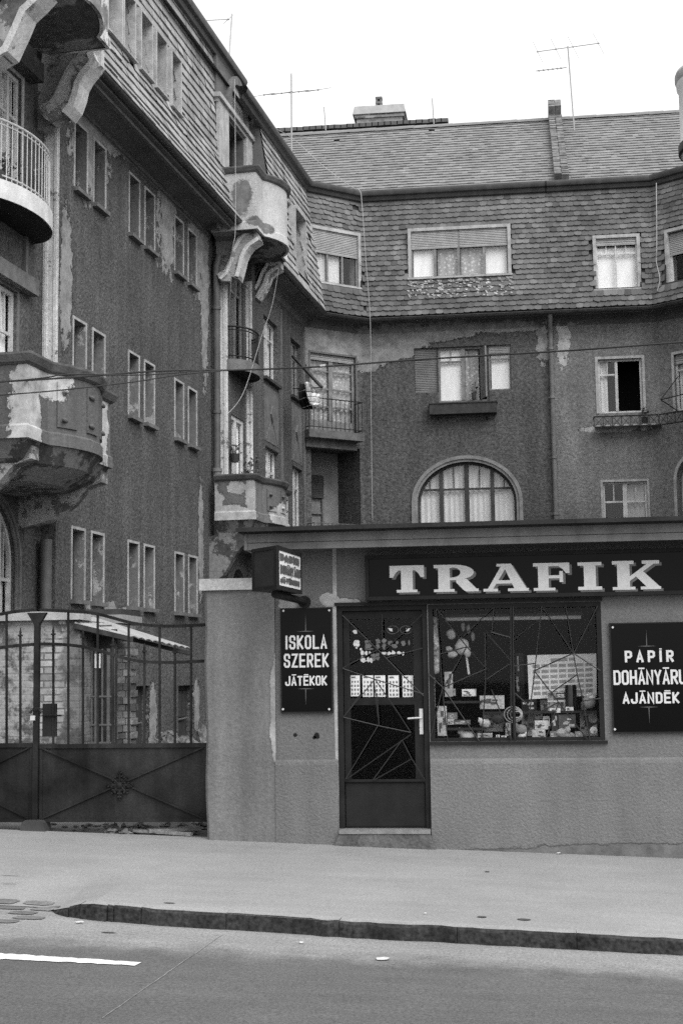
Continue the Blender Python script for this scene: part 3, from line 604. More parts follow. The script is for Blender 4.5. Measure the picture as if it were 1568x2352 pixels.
text(m, SF, 'PAPÍR', .09, ln-.1, zt-hh*.33, zt-hh*.16, .0065, gap=.15, t=.36, iw=.4); text(m, SF, 'DOHÁNYÁRU', .1, ln-.05, zt-hh*.63, zt-hh*.42, .0065, gap=.1, t=.36); text(m, SF, 'JÁTÉKOK', .1, ln-.09, zt-hh*.84, zt-hh*.71, .0065, gap=.15, t=.36); m.build('lettering', plain('grey_sign_letter', .08, .6), t)
m = MB(); wp = K.p(*K.px(700,1383,0), .0); q = Vector((N0.x-.02, 12.62, zb-.02)); m.tube([wp, wp+Vector((-.0,-.1,.0)), Vector((RT.x-.06,13.25,zb-.045)), Vector((N0.x-.06,12.55,zb-.035))], .035, 10); m.tube([wp, wp+Vector((0,-.05,0))], .06, 12); m.build('arm', DARKPAINT, t)

# ---------------------------------------------------------------- gate pillar and gate
t = thing('gate_pillar', 'grey rendered gate pillar with a pale stone cap', 'pillar', (-2.68,13.8,.1))
PF = Frame((0,13.58,0), (1,0,0)); rnd = random.Random(2)
m = MB(); rows = []
for i in range(13):
    z = -.2+(2.475+.2)*i/12; e = rnd.uniform(-.006,.006); x0 = -3.025+.008*math.sin(i*1.3)+.02*(1-i/12); rows.append([Vector((x0,14.05,z)),Vector((x0,13.6+e*.3,z)),Vector((x0+.025,13.575+e*.3,z)),Vector((-2.332,13.575,z)),Vector((-2.332,14.05,z))])
for a_, b_ in zip(rows, rows[1:]): m.strip(a_, b_)
m.build('shaft', PILLAR, t)
m = MB(); m.box(PF,-3.065,-2.30,2.478,2.59,-.55,.045); m.build('cap', plain('pale_stone', .42, .8, .2, .2, 6, .2, 50, .2, 40), t)
GY = 13.8; G = Frame((0,GY,0), (1,0,0)); gx = lambda x, y: G.px(x, y); gp = lambda x, y, o=0: G.p(*G.px(x, y, 0), o)
GATE = plain('gate_iron', .017, .65, .15, .9, 2.2, .15, 40, .3, 60, .5)
def gate_leaf(x0, x1, label, top, mid, talls, shorts, px_extra=0):
    a, zt = gx(x0, 1712); b, _ = gx(x1, 1712); zb = gx(300, 1887)[1]
    t = thing('gate_leaf', label, 'gate', G.p((a+b)/2, zb-.08, 0), 'leaves of the iron yard gate')
    zt_ = zt; m = MB(); m.box(G,a,b,zb,zt_-.03,-.004,.004); m.build('sheet_panel', GATE, t)
    m = MB(); m.box(G,a,b,zt_-.03,zt_+.012,-.02,.022); m.box(G,a,b,zb-.004,zb+.03,-.012,.014); m.box(G,a,a+.03,zb+.03,zt_-.03,-.012,.014); m.box(G,b-.03,b,zb+.03,zt_-.03,-.012,.014); m.build('frame', GATE, t)
    c = Vector(((a+b)/2, 0, (zb+zt_)/2)); m = MB()
    for sx, sz in ((a+.03, zb+.03), (b-.03, zb+.03), (a+.03, zt_-.03), (b-.03, zt_-.03)):
        m.bar(G.p(sx, sz, .012), G.p((a+b)/2, (zb+zt_)/2, .012+.003*(sx < c.x)), .028, .014)
    m.build('cross_brace', GATE, t)
    for rail, nm in ((top, 'top_rail'), (mid, 'middle_rail')):
        m = MB(); P = [gp(*p) for p in rail]; S = []
        for i in range(len(P)-1):
            for k in range(6):
                f = k/6; p0, p1, p2, p3 = P[max(i-1,0)], P[i], P[i+1], P[min(i+2,len(P)-1)]
                S.append(.5*((2*p1)+(p2-p0)*f+(2*p0-5*p1+4*p2-p3)*f*f+(3*p1-p0-3*p2+p3)*f**3))
        S.append(P[-1])
        for p, q in zip(S, S[1:]): m.bar(p, q+(q-p)*.04, .03, .03)
        m.build(nm, GATE, t)
    def ry(rail, x):
        for (xa, ya), (xb, yb) in zip(rail, rail[1:]):
            if xa <= x <= xb: return ya+(yb-ya)*(x-xa)/(xb-xa)
        return rail[-1][1]
    for x in talls: MB().bar(gp(x, 1712), gp(x, ry(top, x)), .02, .02).build('bar', GATE, t)
    for x in shorts:
        ym = ry(mid, x); m = MB(); m.bar(gp(x, 1712), gp(x, ym-22), .02, .02); s, z = gx(x, ym-22)
        m.box(G,s-.02,s+.02,z-.005,z+.012,-.02,.02); m.tube([G.p(s,z+.01,0),G.p(s,z+.04,0),G.p(s,z+.085,0)], [.012,.015,.002], 6); m.build('spear_bar', GATE, t)
    return t, a, b, zb, zt_
topR = [(93,1401),(160,1404),(212,1408),(255,1418),(300,1430),(350,1437),(410,1438),(471,1435)]; midR = [(93,1479),(140,1480),(187,1485),(230,1495),(300,1515),(350,1521),(410,1521),(472,1518)]
t, a, b, zb, zt_ = gate_leaf(93, 475, 'right leaf of the dark iron gate with a leaf rosette on its panel', topR, midR, [157.5,225,296,367,439], [123,191,260,332,402])
m = MB(); c = gp(277, 1803, .02); rnd = random.Random(4)
for k in range(8):
    t_ = math.pi/4*k+math.pi/2; L_ = .13 if k % 2 == 0 else .105; d = Vector((math.cos(t_),0,math.sin(t_))); e = Vector((-d.z,0,d.x))
    for sgn in (-1, 1):
        for j in range(3 if k % 2 == 0 else 2):
            p = c+d*(.035+.035*j)+e*sgn*.006; q = c+d*(.06+.035*j)+e*sgn*(.035-.006*j)
            m.tube([p, (p+q)/2+Vector((0,-.012,0)), q], [.008,.011,.004], 6)
    m.tube([c, c+d*L_*.5+Vector((0,-.01,0)), c+d*L_], [.012,.012,.005], 6); m.tube([c+d*L_, c+d*(L_+.008)], .013, 8)
m.blob(c+Vector((0,-.02,0)), (.03,.018,.03), 1, 0); m.build('rosette', GATE, t, smooth=True)
m = MB(); m.box(G,*[v for v in (gx(98,1640)[0], gx(130,1640)[0])], gx(100,1692)[1], gx(100,1616)[1], -.03,.0); m.build('lock_case', GATE, t)
m = MB(); m.tube([gp(101,1643,.02),gp(143,1643,.02)], .009, 6); m.build('handle', GATE, t)
topL = [(-260,1460),(-170,1452),(-90,1428),(-40,1417),(0,1411),(35,1405),(78,1401)]; midL = [(-260,1535),(-170,1528),(-90,1506),(-40,1494),(0,1488),(40,1483),(78,1480)]
t2, *_ = gate_leaf(-265, 77, 'left leaf of the dark iron gate, cut off by the picture edge', topL, midL, [-254,-186,-119,-51,16], [-220,-152,-85,-18,47.5])
m = MB(); s = gx(85,1600)[0]; z0 = gx(85,1895)[1]; z1 = gx(85,1412)[1]; m.box(G,s-.026,s+.026,z0,z1,-.03,.03); m.ext([G.p(s-.033,z1-.09,-.028),G.p(s+.033,z1-.09,-.028),G.p(s+.1,z1+.02,-.028),G.p(s-.1,z1+.02,-.028)], G.n*.056)
m.build('gate_meeting_post', GATE, t)
zg = zs(s, GY); m = MB(); 
m.ext([G.p(s-.13,zg-.05,-.1),G.p(s-.11,zg+.075,-.1),G.p(s-.08,zg+.1,-.1),G.p(s+.09,zg+.1,-.1),G.p(s+.115,zg+.075,-.1),G.p(s+.14,zg-.05,-.1)], G.n*.2); m.build('gate_stop', plain('gate_stop_iron', .06, .8, .2), None, label='low hump of iron gate stop set in the ground under the meeting bars', category='gate stop')
t = thing('padlock', 'bright padlock hanging on a chain round the gate bars', 'padlock', gp(80,1650,.03)); s, z = gx(80,1646)
m = MB(); m.box(G,s-.026,s+.02,z-.035,z+.012,.035,.055); m.build('body', STEEL, t)
m = MB(); rnd = random.Random(6)
for k in range(16):
    a_ = 2*math.pi*k/16; cc = G.p(gx(85,1632)[0]+.055*math.cos(a_)*rnd.uniform(.8,1.1), gx(85,1632)[1]+.02*math.sin(a_*2)+rnd.uniform(-.012,.012), .02+.05*math.sin(a_)); d = Vector((-math.sin(a_),0,math.cos(a_)*.3)) if k % 2 else Vector((0,1,.2)); d.normalize(); e = d.orthogonal().normalized()
    m.tube([cc+d*.017*math.cos(q)+e*.009*math.sin(q) for q in arc(7,0,5.5)], .0035, 5, closed=True)
m.build('chain', IRON, t)
# rubbish between the gate and the pavement
t = thing('rubbish_heap', 'flat heap of old boards and dirt in front of the gate by the pillar', 'rubbish', ground_px(420,1912))
m = MB(); rnd = random.Random(9); c = ground_px(405,1912)
for k in range(30):
    p = ground_px(rnd.uniform(250,470), rnd.uniform(1896,1916))+Z*.01; m.blob(p, (rnd.uniform(.02,.07),rnd.uniform(.02,.05),rnd.uniform(.012,.03)), k, .5, 5)
m.build('dirt', EARTH, t)
m = MB(); p, q = ground_px(340,1915)+Z*.03, ground_px(458,1912)+Z*.045; m.bar(p, q, .14, .03); m.bar(ground_px(310,1912)+Z*.02, ground_px(440,1921)+Z*.02, .08, .025); m.build('board', plain('weathered_board', .2, .85, .1, .3, 8, .4, 30, .3, 40), t)
MB().blob(ground_px(455,1899)+Z*.05, (.06,.05,.035), 3, .5, 7).build('crumpled_bag', plain('pale_bag', .5, .8, .2), t)
m = MB()
for k in range(26):
    p = ground_px(rnd.uniform(100,300), rnd.uniform(1893,1902)); m.blob(p+Z*.004, (rnd.uniform(.01,.05),rnd.uniform(.01,.03),.01), k+50, .5, 4)
m.build('loose_dirt', EARTH, None, kind='stuff')
# ---------------------------------------------------------------- apartment house round the yard: plan
A5 = R(5); U5 = Vector((math.sin(A5), math.cos(A5), 0)); N5 = Vector((math.cos(A5), -math.sin(A5), 0)); p0 = Vector((-6.653, 25, 0))
L = Frame(p0-U5*p0.dot(U5), U5, N5)
P5 = L.p(35.07, 0, .45); P6 = Vector((-3.9, 36.8, 0)); B = Frame((0,36.8,0), (1,0,0))
D = Frame(P5, P6-P5); DL = (P6-P5).length
XR = B.px(1513, 850)[0]; P7 = Vector((XR,36.8,0)); E_ = Frame(P7, (.81,-.59,0)); EL = 2.1; P8 = E_.p(EL, 0)
RW = Frame(P8, (math.sin(R(3)),-math.cos(R(3)),0)); 
SPL = 1.0   # where the dark and the pale rendering meet
def cross(F1, o1, F2, o2):   # plan intersection of two wall lines shifted outwards
    a, b = F1.o+F1.n*o1, F2.o+F2.n*o2; d1, d2 = F1.u, F2.u; k = d1.x*d2.y-d1.y*d2.x; c = b-a
    t = (c.x*d2.y-c.y*d2.x)/k; return Vector((a.x+d1.x*t, a.y+d1.y*t, 0))
def wblob(F, x, y, rs, rz, rag=.5, o=0):
    s, z = F.px(x, y, o); h = Vector((abs(F.u.x)*rs+.06+abs(F.n.x)*.12, abs(F.u.y)*rs+.06+abs(F.n.y)*.12, rz)); return (F.p(s, z, o), h, rag)
def pblob(s, o, z, rs, ro, rz, rag=.5): return (L.p(s,z,o), Vector((.09*rs+ro, rs+.09*ro, rz)), rag)
def WP(F, x0, y0, x1, y1, o=0):
    a, zt = F.px(x0, y0, o); b, _ = F.px(x1, y0, o); zb = F.px(x0, y1, o)[1]; return a, b, zb, zt
LW = stucco('dark_roughcast', .1, [wblob(L,205,330,.75,1.0,1.0),wblob(L,232,285,1.3,.35,.8),wblob(L,385,500,.55,1.1,1.0),wblob(L,452,570,.5,1.0,1.0),wblob(L,470,620,.22,2.6,.6),wblob(L,152,640,.18,1.2,.6),wblob(L,462,1240,.12,1.2,.6),wblob(L,352,1640,.13,.6,.5),wblob(L,380,1700,.9,.16,.5),wblob(L,452,1620,.12,.6,.5),wblob(L,230,1392,.9,.09,.9)], .26, 1.0, 20, .2, .52, 22, .22)
BW_ = stucco('dark_back_roughcast', .1, [wblob(B,850,795,1.5,.5,.4),wblob(B,960,770,1.5,.22,.4),wblob(D,770,780,1.6,.45,.3),wblob(D,712,800,.2,.6,.5),wblob(B,835,830,.5,.3,.6),wblob(B,1160,752,1.0,.14,.6),wblob(B,1246,790,.1,.5,.9)], .27, .9, 20, .18, .5, 12, .18)
PW = stucco('pale_back_roughcast', .18, [wblob(B,1293,790,.1,.6,1.0),wblob(B,1410,985,.8,.1,.6)], .4, .7, 20, .2, .36, 12, .2)
PIL = peeled('peeling_pilaster', .62, .24, .33, 1.6, .5, 25, .2); PARA = peeled('peeling_parapet', .6, .2, .42, 1.5, .6, 20, .2); PARA2 = stucco('mottled_parapet', .15, [pblob(28.06,.45,4.95,.35,.6,.2,.4),pblob(28.06,.1,5.2,.35,.22,.45,.5),pblob(28.06,.98,5.3,.16,.14,.55,.5),pblob(29.5,1.3,4.98,.6,.35,.3,.5),pblob(30.7,1.0,5.3,.35,.25,.6,.6),pblob(28.06,.62,5.5,.3,.2,.15,.6)], .42, .4, 22, .25, .15, 20, .2); PARA1 = stucco('crumbling_parapet', .125, [wblob(L,20,940,.75,1.3,.55,1.1),wblob(L,95,860,.9,.28,.5,1.15),wblob(L,70,960,.25,.75,.5,1.1),wblob(L,228,960,.3,.8,.7,1.1)], .45, .4, 22, .22, .15, 20, .2); PARA3 = stucco('pale_attic_parapet', .52, [wblob(L,548,445,.6,.4,.4,.8),wblob(L,600,520,.9,.12,.5,1.1)], .17, .4, 22, .25, .12, 20, .15); BRK = peeled('peeling_bracket', .4, .17, .5, 1.8, .5, 22, .15)
WEB = peeled('peeling_bracket_web', .22, .08, .5, 1.1, .5, 25, .1)
SOFF = stucco('sooty_soffit', .15, [wblob(L,340,620,.9,.8,1.2,.8),wblob(L,400,560,1.2,.5,1.2,.5)], .2, .3, 20, .3, .2, 20)
TRIM = plain('pale_window_trim', .38, .8, .15, .3, 5, .2, 40, .2, 50, .15); TRIMD = plain('grey_window_trim', .15, .8, .15, .3, 5, .2, 40, .2, 50, .15); DARKSILL = plain('dark_sill', .05, .7, .3, .3, 6, .2, 40)
ZT, ZG, ZU = 10.62, 10.85, 14.3
OG1, ZG1, OT1, ZU1 = .72, 11.15, .2, 14.92; S1 = 28.08; bell = lambda f: OT1+(OG1-OT1)*(1-f)**3.2
left_b = thing('apartment_building', 'dark left wing with narrow paired windows and peeling balconies under a slate attic', 'apartment building', L.p(24,0,0))
back_b = thing('apartment_building', 'back wing of dark roughcast with an arched window and a big shuttered window below shingles', 'apartment building', (-1.5,36.8,0))
right_b = thing('apartment_building', 'pale rendered wing on the right of the downpipe with an open dark window', 'apartment building', (2.5,36.8,0))

# ---- narrow windows of the left wing
NW = [20.97,21.79,23.47,24.29,26.0,26.84]; NZ = [(9.56,10.66),(6.25,7.38),(2.87,3.99)]
holes = [(s,s+.5,a,b,.24) for s in NW for a, b in NZ]
DR = [(23.62,24.58,-.2,1.48,.3),(26.2,27.15,-.2,1.46,.3)]
m = MB(); wall(m, L, 20.35, 28.6, -.4, 11.3, holes+DR)
hA = []   # bay nearest the street, set back 25 cm
sA, zA = L.px(50, 184, -.25); sA2, zA2 = L.px(39, 672, -.25); sA3 = L.px(35, 1300, -.25)[0]; zA3 = L.px(12, 1140, -.25)[1]
hA = [(sA-1.5,sA,8.6,zA,.12),(sA2-1.5,sA2,5.2,zA2,.12),(sA3-2.2,sA3,1.0,zA3,.14,zA3-.95)]
wall(m, L, 10, 20.35, -.4, 11.0, hA, -.25)
m.poly([L.p(20.35,-.4,-.25),L.p(20.35,-.4,0),L.p(20.35,11,0),L.p(20.35,11,-.25)])
m.poly([L.p(28.6,-.4,0),L.p(28.6,-.4,.3),L.p(28.6,11,.3),L.p(28.6,11,0)]); m.poly([L.p(30,-.4,.3),L.p(30,-.4,.45),L.p(30,11,.45),L.p(30,11,.3)])
s0, zt3 = L.px(527, 655, .3); hB = [(28.85,29.85,8.32,10.5,.12),(28.85,29.85,4.9,7.2,.1),(28.8,29.9,1.0,3.9,.3,3.3)]
wall(m, L, 28.6, 30.0, -.4, 11.0, hB, .3)
w1 = WP(L,605,722,637,868,.45); w1 = (w1[0],w1[1],8.45,9.9); w3 = (w1[0]+.08,w1[1]+.02,5.0,6.85); w2 = WP(L,667,765,690,850,.45); w2 = (w2[0],w2[1],8.5,9.95); w4 = (w2[0]+.05,w2[1]+.05,5.0,6.75)
wall(m, L, 30.0, 35.07, -.4, 11.0, [x+(.2,) for x in (w1,w2,w3,w4)], .45)
e0 = L.p(10,0,-.25); e1 = L.p(10,0,-9); m.poly([e0-Z*.4,e1-Z*.4,e1+Z*11,e0+Z*11]); f0 = L.p(36,0,-9); m.poly([e1-Z*.4,f0-Z*.4,f0+Z*14,e1+Z*14])
m.build('wall', LW, left_b)
REV = []; REVM = peeled('mottled_reveal', .17, .34, .35, 2.6, .4, 25, .2)
for i, s in enumerate(NW):
    for j, (a, b) in enumerate(NZ):
        rv = MB(); e_ = .003
        rv.poly([L.p(s+.5-e_,a,0),L.p(s+.5-e_,a,-.22),L.p(s+.5-e_,b,-.22),L.p(s+.5-e_,b,0)]); rv.poly([L.p(s+e_,a,0),L.p(s+e_,a,-.22),L.p(s+e_,b,-.22),L.p(s+e_,b,0)])
        rv.poly([L.p(s+e_,b-e_,0),L.p(s+.5-e_,b-e_,0),L.p(s+.5-e_,b-e_,-.22),L.p(s+e_,b-e_,-.22)]); REV.append((rv, window(left_b, L, s+.004, s+.496, a, b-.004, d=.22, cols=(), transom=.3, vbars=False, fm=WOODDARK, fw=.05, curtains=[(0,1,0,1,DRAPE)] if (i+j) % 3 else [], sill=TRIMD, surround=TRIM, sw=.045, so=.015)))
for rv, wo in REV: rv.build('reveal', REVM, wo)
for s0, s1, a, b, d in DR:
    m = MB(); m.box(L,s0,s1,a,b,-.2,-.15); m.box(L,s0+.1,s1-.1,.3,.75,-.15,-.13); m.box(L,s0+.1,s1-.1,.85,1.35,-.15,-.13); dd = m.build('cellar_door', WOODDARK, left_b)
    MB().tube([L.p(s0+.1,.8,-.12),L.p(s1-.15,.82,-.1)], .02, 6).build('bar_latch', IRONPALE, dd)
# ---- street-end bay windows
XB = ((0,.5,0,1,BLIND),(.5,1,0,1,BLIND))
window(left_b, L, sA-1.5, sA, 8.6, zA, d=.1, o=-.25, cols=(.25,.5,.75), transom=.3, curtains=XB, surround=TRIM, fw=.07)
window(left_b, L, sA2-1.5, sA2, 5.2, zA2, d=.1, o=-.25, cols=(.33,.67), transom=.3, curtains=XB, surround=TRIMD, fw=.07)
m = MB(); m.box(L,sA-2.2,L.px(70,170,-.25)[0],zA+.06,zA+.36,-.25,-.02); m.build('roller_box', WOODDARK, left_b)
m = MB(); m.box(L,sA2-2.3,L.px(70,655,-.25)[0],zA2+.05,zA2+.3,-.25,-.1); m.build('lintel', TRIMD, left_b)
q = L.px(60, 620, -.24)[0]; m = MB(); m.box(L,q-2.4,q,7.62,7.7,-.25,-.19); m.box(L,q-2.4,q,7.46,7.5,-.25,-.16); m.box(L,q-.08,q,7.7,8.35,-.25,-.2); m.build('apron_panel', TRIMD, left_b)
def arch_window(par, F, s0, s1, z0, z1, sp, o, d, mull, fm, cur, tz, name='arched_window', trim=None, tw=.16):
    c = (s0+s1)/2; rx = (s1-s0)/2; rz = z1-sp; q = o-d; m = MB(); fw = .06
    P = [(c-rx*math.cos(t), sp+rz*math.sin(t)) for t in arc(24,0,math.pi)]; I = [(c-(rx-fw)*math.cos(t), sp+(rz-fw)*math.sin(t)) for t in arc(24,0,math.pi)]
    for k in range(24): m.ext([F.p(*P[k],q),F.p(*P[k+1],q),F.p(*I[k+1],q),F.p(*I[k],q)], F.n*.06)
    m.box(F,s0,s0+fw,z0,sp,q,q+.06); m.box(F,s1-fw,s1,z0,sp,q,q+.06); m.box(F,s0+fw,s1-fw,z0,z0+fw,q,q+.059)
    H = lambda x: sp+(rz-fw)*math.sqrt(max(0,1-((x-c)/(rx-fw))**2)) 
    ed = [s0+fw]
    for f, wd in mull:
        x = s0+(s1-s0)*f; m.box(F,x-wd/2,x+wd/2,z0+fw,H(x)-.005,q,q+.07); ed += [x-wd/2, x+wd/2]
    ed.append(s1-fw)
    for i in range(0, len(ed), 2):
        a, b = ed[i], ed[i+1]; m.box(F,a,b,tz-.025,tz+.025,q,q+.045); x = (a+b)/2; hh = H(x)
        if hh > tz+.1: m.box(F,x-.013,x+.013,tz+.025,hh-.02,q+.004,q+.04)
    wo = m.build(name, fm, par)
    r = MB(); r.poly([F.p(s0-.02,z0-.02,q-.8),F.p(s1+.02,z0-.02,q-.8),F.p(s1+.02,z1+.02,q-.8),F.p(s0-.02,z1+.02,q-.8)]); 
    for (xa,za),(xb,zb) in (((s0-.02,z0-.02),(s1+.02,z0-.02)),((s1+.02,z0-.02),(s1+.02,z1+.02)),((s1+.02,z1+.02),(s0-.02,z1+.02)),((s0-.02,z1+.02),(s0-.02,z0-.02))): r.poly([F.p(xa,za,q-.01),F.p(xb,zb,q-.01),F.p(xb,zb,q-.8),F.p(xa,za,q-.8)])
    r.build('room_interior', ROOM, wo); ring = [(s0,z0)]+P+[(s1,z0)]
    MB().poly([F.p(x,z,q+.02) for x, z in ring]).build('pane', GLASS, wo)
    for k, (f0, f1, ct, cm) in enumerate(cur):
        x0, x1 = s0+(s1-s0)*f0, s0+(s1-s0)*f1; cm_ = MB(); n = max(6, int((x1-x0)/.03)); Aa = []; Bb = []
        for i in range(n+1):
            x = x0+(x1-x0)*i/n; k_ = math.sin(i*1.35); top = min(ct, H(min(max(x,s0+fw),s1-fw))); Aa.append(F.p(x,z0,q-.06+.02*k_)); Bb.append(F.p(x,max(top,z0+.1),q-.06+.014*k_))
        cm_.strip(Aa, Bb); cm_.build('curtain', cm, wo, smooth=True)
    if trim:
        m = MB(); O = [(c-(rx+tw)*math.cos(t), sp+(rz+tw)*math.sin(t)) for t in arc(24,0,math.pi)]; M = [(c-(rx+tw*.45)*math.cos(t), sp+(rz+tw*.45)*math.sin(t)) for t in arc(24,0,math.pi)]
        Pp = [(s0,z0)]+P+[(s1,z0)]; Mm = [(s0-tw*.45,z0)]+M+[(s1+tw*.45,z0)]; Oo = [(s0-tw,z0)]+O+[(s1+tw,z0)]
        for k in range(len(Pp)-1):
            m.ext([F.p(*Mm[k],o-.02),F.p(*Mm[k+1],o-.02),F.p(*Pp[k+1],o-.02),F.p(*Pp[k],o-.02)], F.n*.05); m.ext([F.p(*Oo[k],o-.02),F.p(*Oo[k+1],o-.02),F.p(*Mm[k+1],o-.02),F.p(*Mm[k],o-.02)], F.n*.085)
        m.build('arch_surround', trim, wo)
    return wo
arch_window(left_b, L, sA3-2.2, sA3, 1.0, zA3, zA3-.95, -.25, .12, [(.5,.1),(.82,.06)], WOODPALE, [(0,1,3.2,CURTAIN)], L.px(20,1332,-.3)[1], trim=TRIMD, tw=.1)
arch_window(left_b, L, 28.8, 29.9, 1.0, 3.9, 3.3, .3, .28, [(.5,.08)], WOODDARK, [], 2.9)
# ---- second bay
window(left_b, L, 28.85, 29.85, 8.32, 10.5, d=.1, o=.3, cols=(.5,), transom=.25, fm=WOODMID, curtains=[(0,.9,0,1,DRAPE)])
window(left_b, L, 28.85, 29.85, 4.9, 7.2, d=.08, o=.3, cols=(.4,), transom=None, fm=WOODPALE, fw=.09, curtains=[(0,1,0,1,BLIND)])
window(left_b, L, w1[0], w1[1], w1[2], w1[3], d=.16, o=.45, cols=(.5,), fm=WOODPALE, curtains=[(.5,1,0,1,CURTAIN),(0,.5,0,1,CURTAIN)], sill=DARKSILL)
window(left_b, L, w2[0], w2[1], w2[2], w2[3], d=.16, o=.45, cols=(.5,), fm=WOODMID, curtains=[(0,1,0,1,DRAPE)], sill=DARKSILL)
window(left_b, L, w3[0], w3[1], w3[2], w3[3], d=.16, o=.45, cols=(.5,), fm=WOODPALE, curtains=[(0,1,0,1,BLIND)])
window(left_b, L, w4[0], w4[1], w4[2], w4[3], d=.16, o=.45, cols=(.5,), fm=WOODPALE, curtains=[(0,1,0,1,CURTAIN)])
for (a, b, z0, z1), zt in ((w1, w3[3]), (w2, w4[3])):   # recessed panel with a lozenge between the two windows
    m = MB(); m.box(L,a,b,zt+.12,z0-.18,.45,.458); c = (a+b)/2; zc = (zt+z0)/2; m.ext([L.p(c-.14,zc,.458),L.p(c,zc-.2,.458),L.p(c+.14,zc,.458),L.p(c,zc+.2,.458)], L.n*.04)
    m.ext([L.p(a+.1,zt+.16,.458),L.p(a+.16,zt+.16,.458),L.p(c-.12,zc-.2,.458)], L.n*.012); m.ext([L.p(b-.1,zt+.16,.458),L.p(b-.16,zt+.16,.458),L.p(c+.12,zc-.2,.458)], L.n*.012); m.build('apron_panel', TRIMD, left_b)
    m = MB(); m.box(L,b+.22,b+.36,4.4,10.4,.445,.475); m.build('wall_strip', TRIMD, left_b)
# pilasters and webs under the attic balconies
def pilaster(s, oa, ob, z0, z1, mat=PIL, th=.012):
    m = MB(); w_ = ob-oa; F = Frame(L.p(s,0,0), L.n, -L.u); m.box(F,oa-.01,ob+.006,z0,z1,0,th); m.box(F,oa+w_*.12,oa+w_*.3,z0+.01,z1-.01,th-.003,th+.012); m.box(F,ob-w_*.28,ob-w_*.08,z0+.01,z1-.01,th-.003,th+.014); m.build('pilaster', mat, left_b)
pilaster(20.35, -.25, 0, 5.1, 10.5); pilaster(28.6, 0, .3, 4.4, 10.4); pilaster(30.0, .3, .45, 4.4, 8.2); pilaster(30.0, .3, .45, 8.35, 10.4)
def side_plate(s, pts, th, mat, name):
    F = Frame(L.p(s,0,0), L.n, -L.u); m = MB(); P = [F.p(*F.px(x, y)) for x, y in pts]; m.ext(P, L.u*th); return m.build(name, mat, left_b)
c8 = lambda x, y: (x*.1905, y*.1905); k7 = lambda x, y: (x*.16935+464.7, y*.16935+365.1)
side_plate(19.9, [(95,262),(92,244),(112,232),(124,219),(141,181),(158,152),(170,137),(181,122),(200,119),(216,140),(217,147),(215,153),(198,172),(183,192),(177,215),(168,238),(152,257),(135,272),(118,280),(104,272)], .28, BRK, 'scroll_bracket')
side_plate(20.08, [(70,300),(74,215),(95,150),(104,60),(104,-60),(214,-60),(214,60),(213,126),(190,150),(165,225),(128,284),(100,300)], .1, WEB, 'bracket_web')
side_plate(17.2, [(-60,140),(10,128),(35,70),(50,30),(75,8),(100,-20),(100,-60),(40,-60),(5,0),(-25,40),(-60,60)], .28, BRK, 'scroll_bracket')
side_plate(28.25, [k7(*p) for p in [(200,1560),(240,1650),(380,1655),(400,1590),(500,1640),(505,1520),(480,1490),(530,1350),(560,1270),(620,1180),(700,1120),(775,1090),(745,1000),(690,960),(560,985),(470,1070),(410,1180),(370,1350),(300,1500)]], .28, BRK, 'scroll_bracket')
side_plate(28.45, [k7(*p) for p in [(200,1600),(180,1000),(420,900),(690,760),(745,1000),(560,1270),(480,1500)]], .1, WEB, 'bracket_web')
side_plate(30.35, [k7(*p) for p in [(590,1860),(600,1930),(660,1950),(760,1880),(850,1700),(900,1560),(990,1500),(1060,1470),(1060,1390),(980,1340),(880,1390),(800,1520),(740,1700),(650,1820)]], .28, BRK, 'scroll_bracket')
side_plate(30.55, [k7(*p) for p in [(600,1900),(540,1400),(700,1200),(1000,1080),(1050,1400),(900,1540),(760,1860)]], .1, WEB, 'bracket_web')
def moulding(s, th, pts, w_=.07, mat=PIL):  # default paler material puts the scrolls' lit outer edge into the colour
    F = Frame(L.p(s,0,0), L.n, -L.u); P = [F.px(x, y) for x, y in pts]; q = offs([Vector(p) for p in P], w_, False); m = MB()
    A0, A1, B0, B1 = [[F.p(p[k].x, p[k].y, 0)-L.u*d_ for p in q] for k, d_ in ((0,.05),(1,.05),(0,-th-.05),(1,-th-.05))]
    m.strip(A0, A1); m.strip(A0, B0); m.strip(A1, B1); m.strip(B0, B1); m.build('scroll_moulding', mat, left_b)
moulding(19.9, .28, [(150,262),(165,243),(175,215),(180,192),(192,170),(208,152),(216,140),(208,122)], .1); moulding(19.9, .28, [(100,258),(116,243),(130,222),(146,186),(160,158),(174,138)], .05, BRK); moulding(17.2, .28, [(-20,135),(15,115),(38,65),(55,25),(80,2),(105,-25)], .1)
moulding(28.25, .28, [k7(*p) for p in [(250,1630),(330,1560),(400,1400),(440,1240),(500,1120),(580,1030),(680,985)]], .06); moulding(28.25, .28, [k7(*p) for p in [(470,1600),(505,1480),(540,1330),(580,1240),(640,1165),(720,1110),(765,1080)]], .08)
moulding(30.35, .28, [k7(*p) for p in [(600,1890),(680,1820),(760,1700),(820,1540),(890,1430),(980,1370)]], .06); moulding(30.35, .28, [k7(*p) for p in [(740,1890),(840,1710),(890,1570),(970,1500),(1050,1460)]], .08)
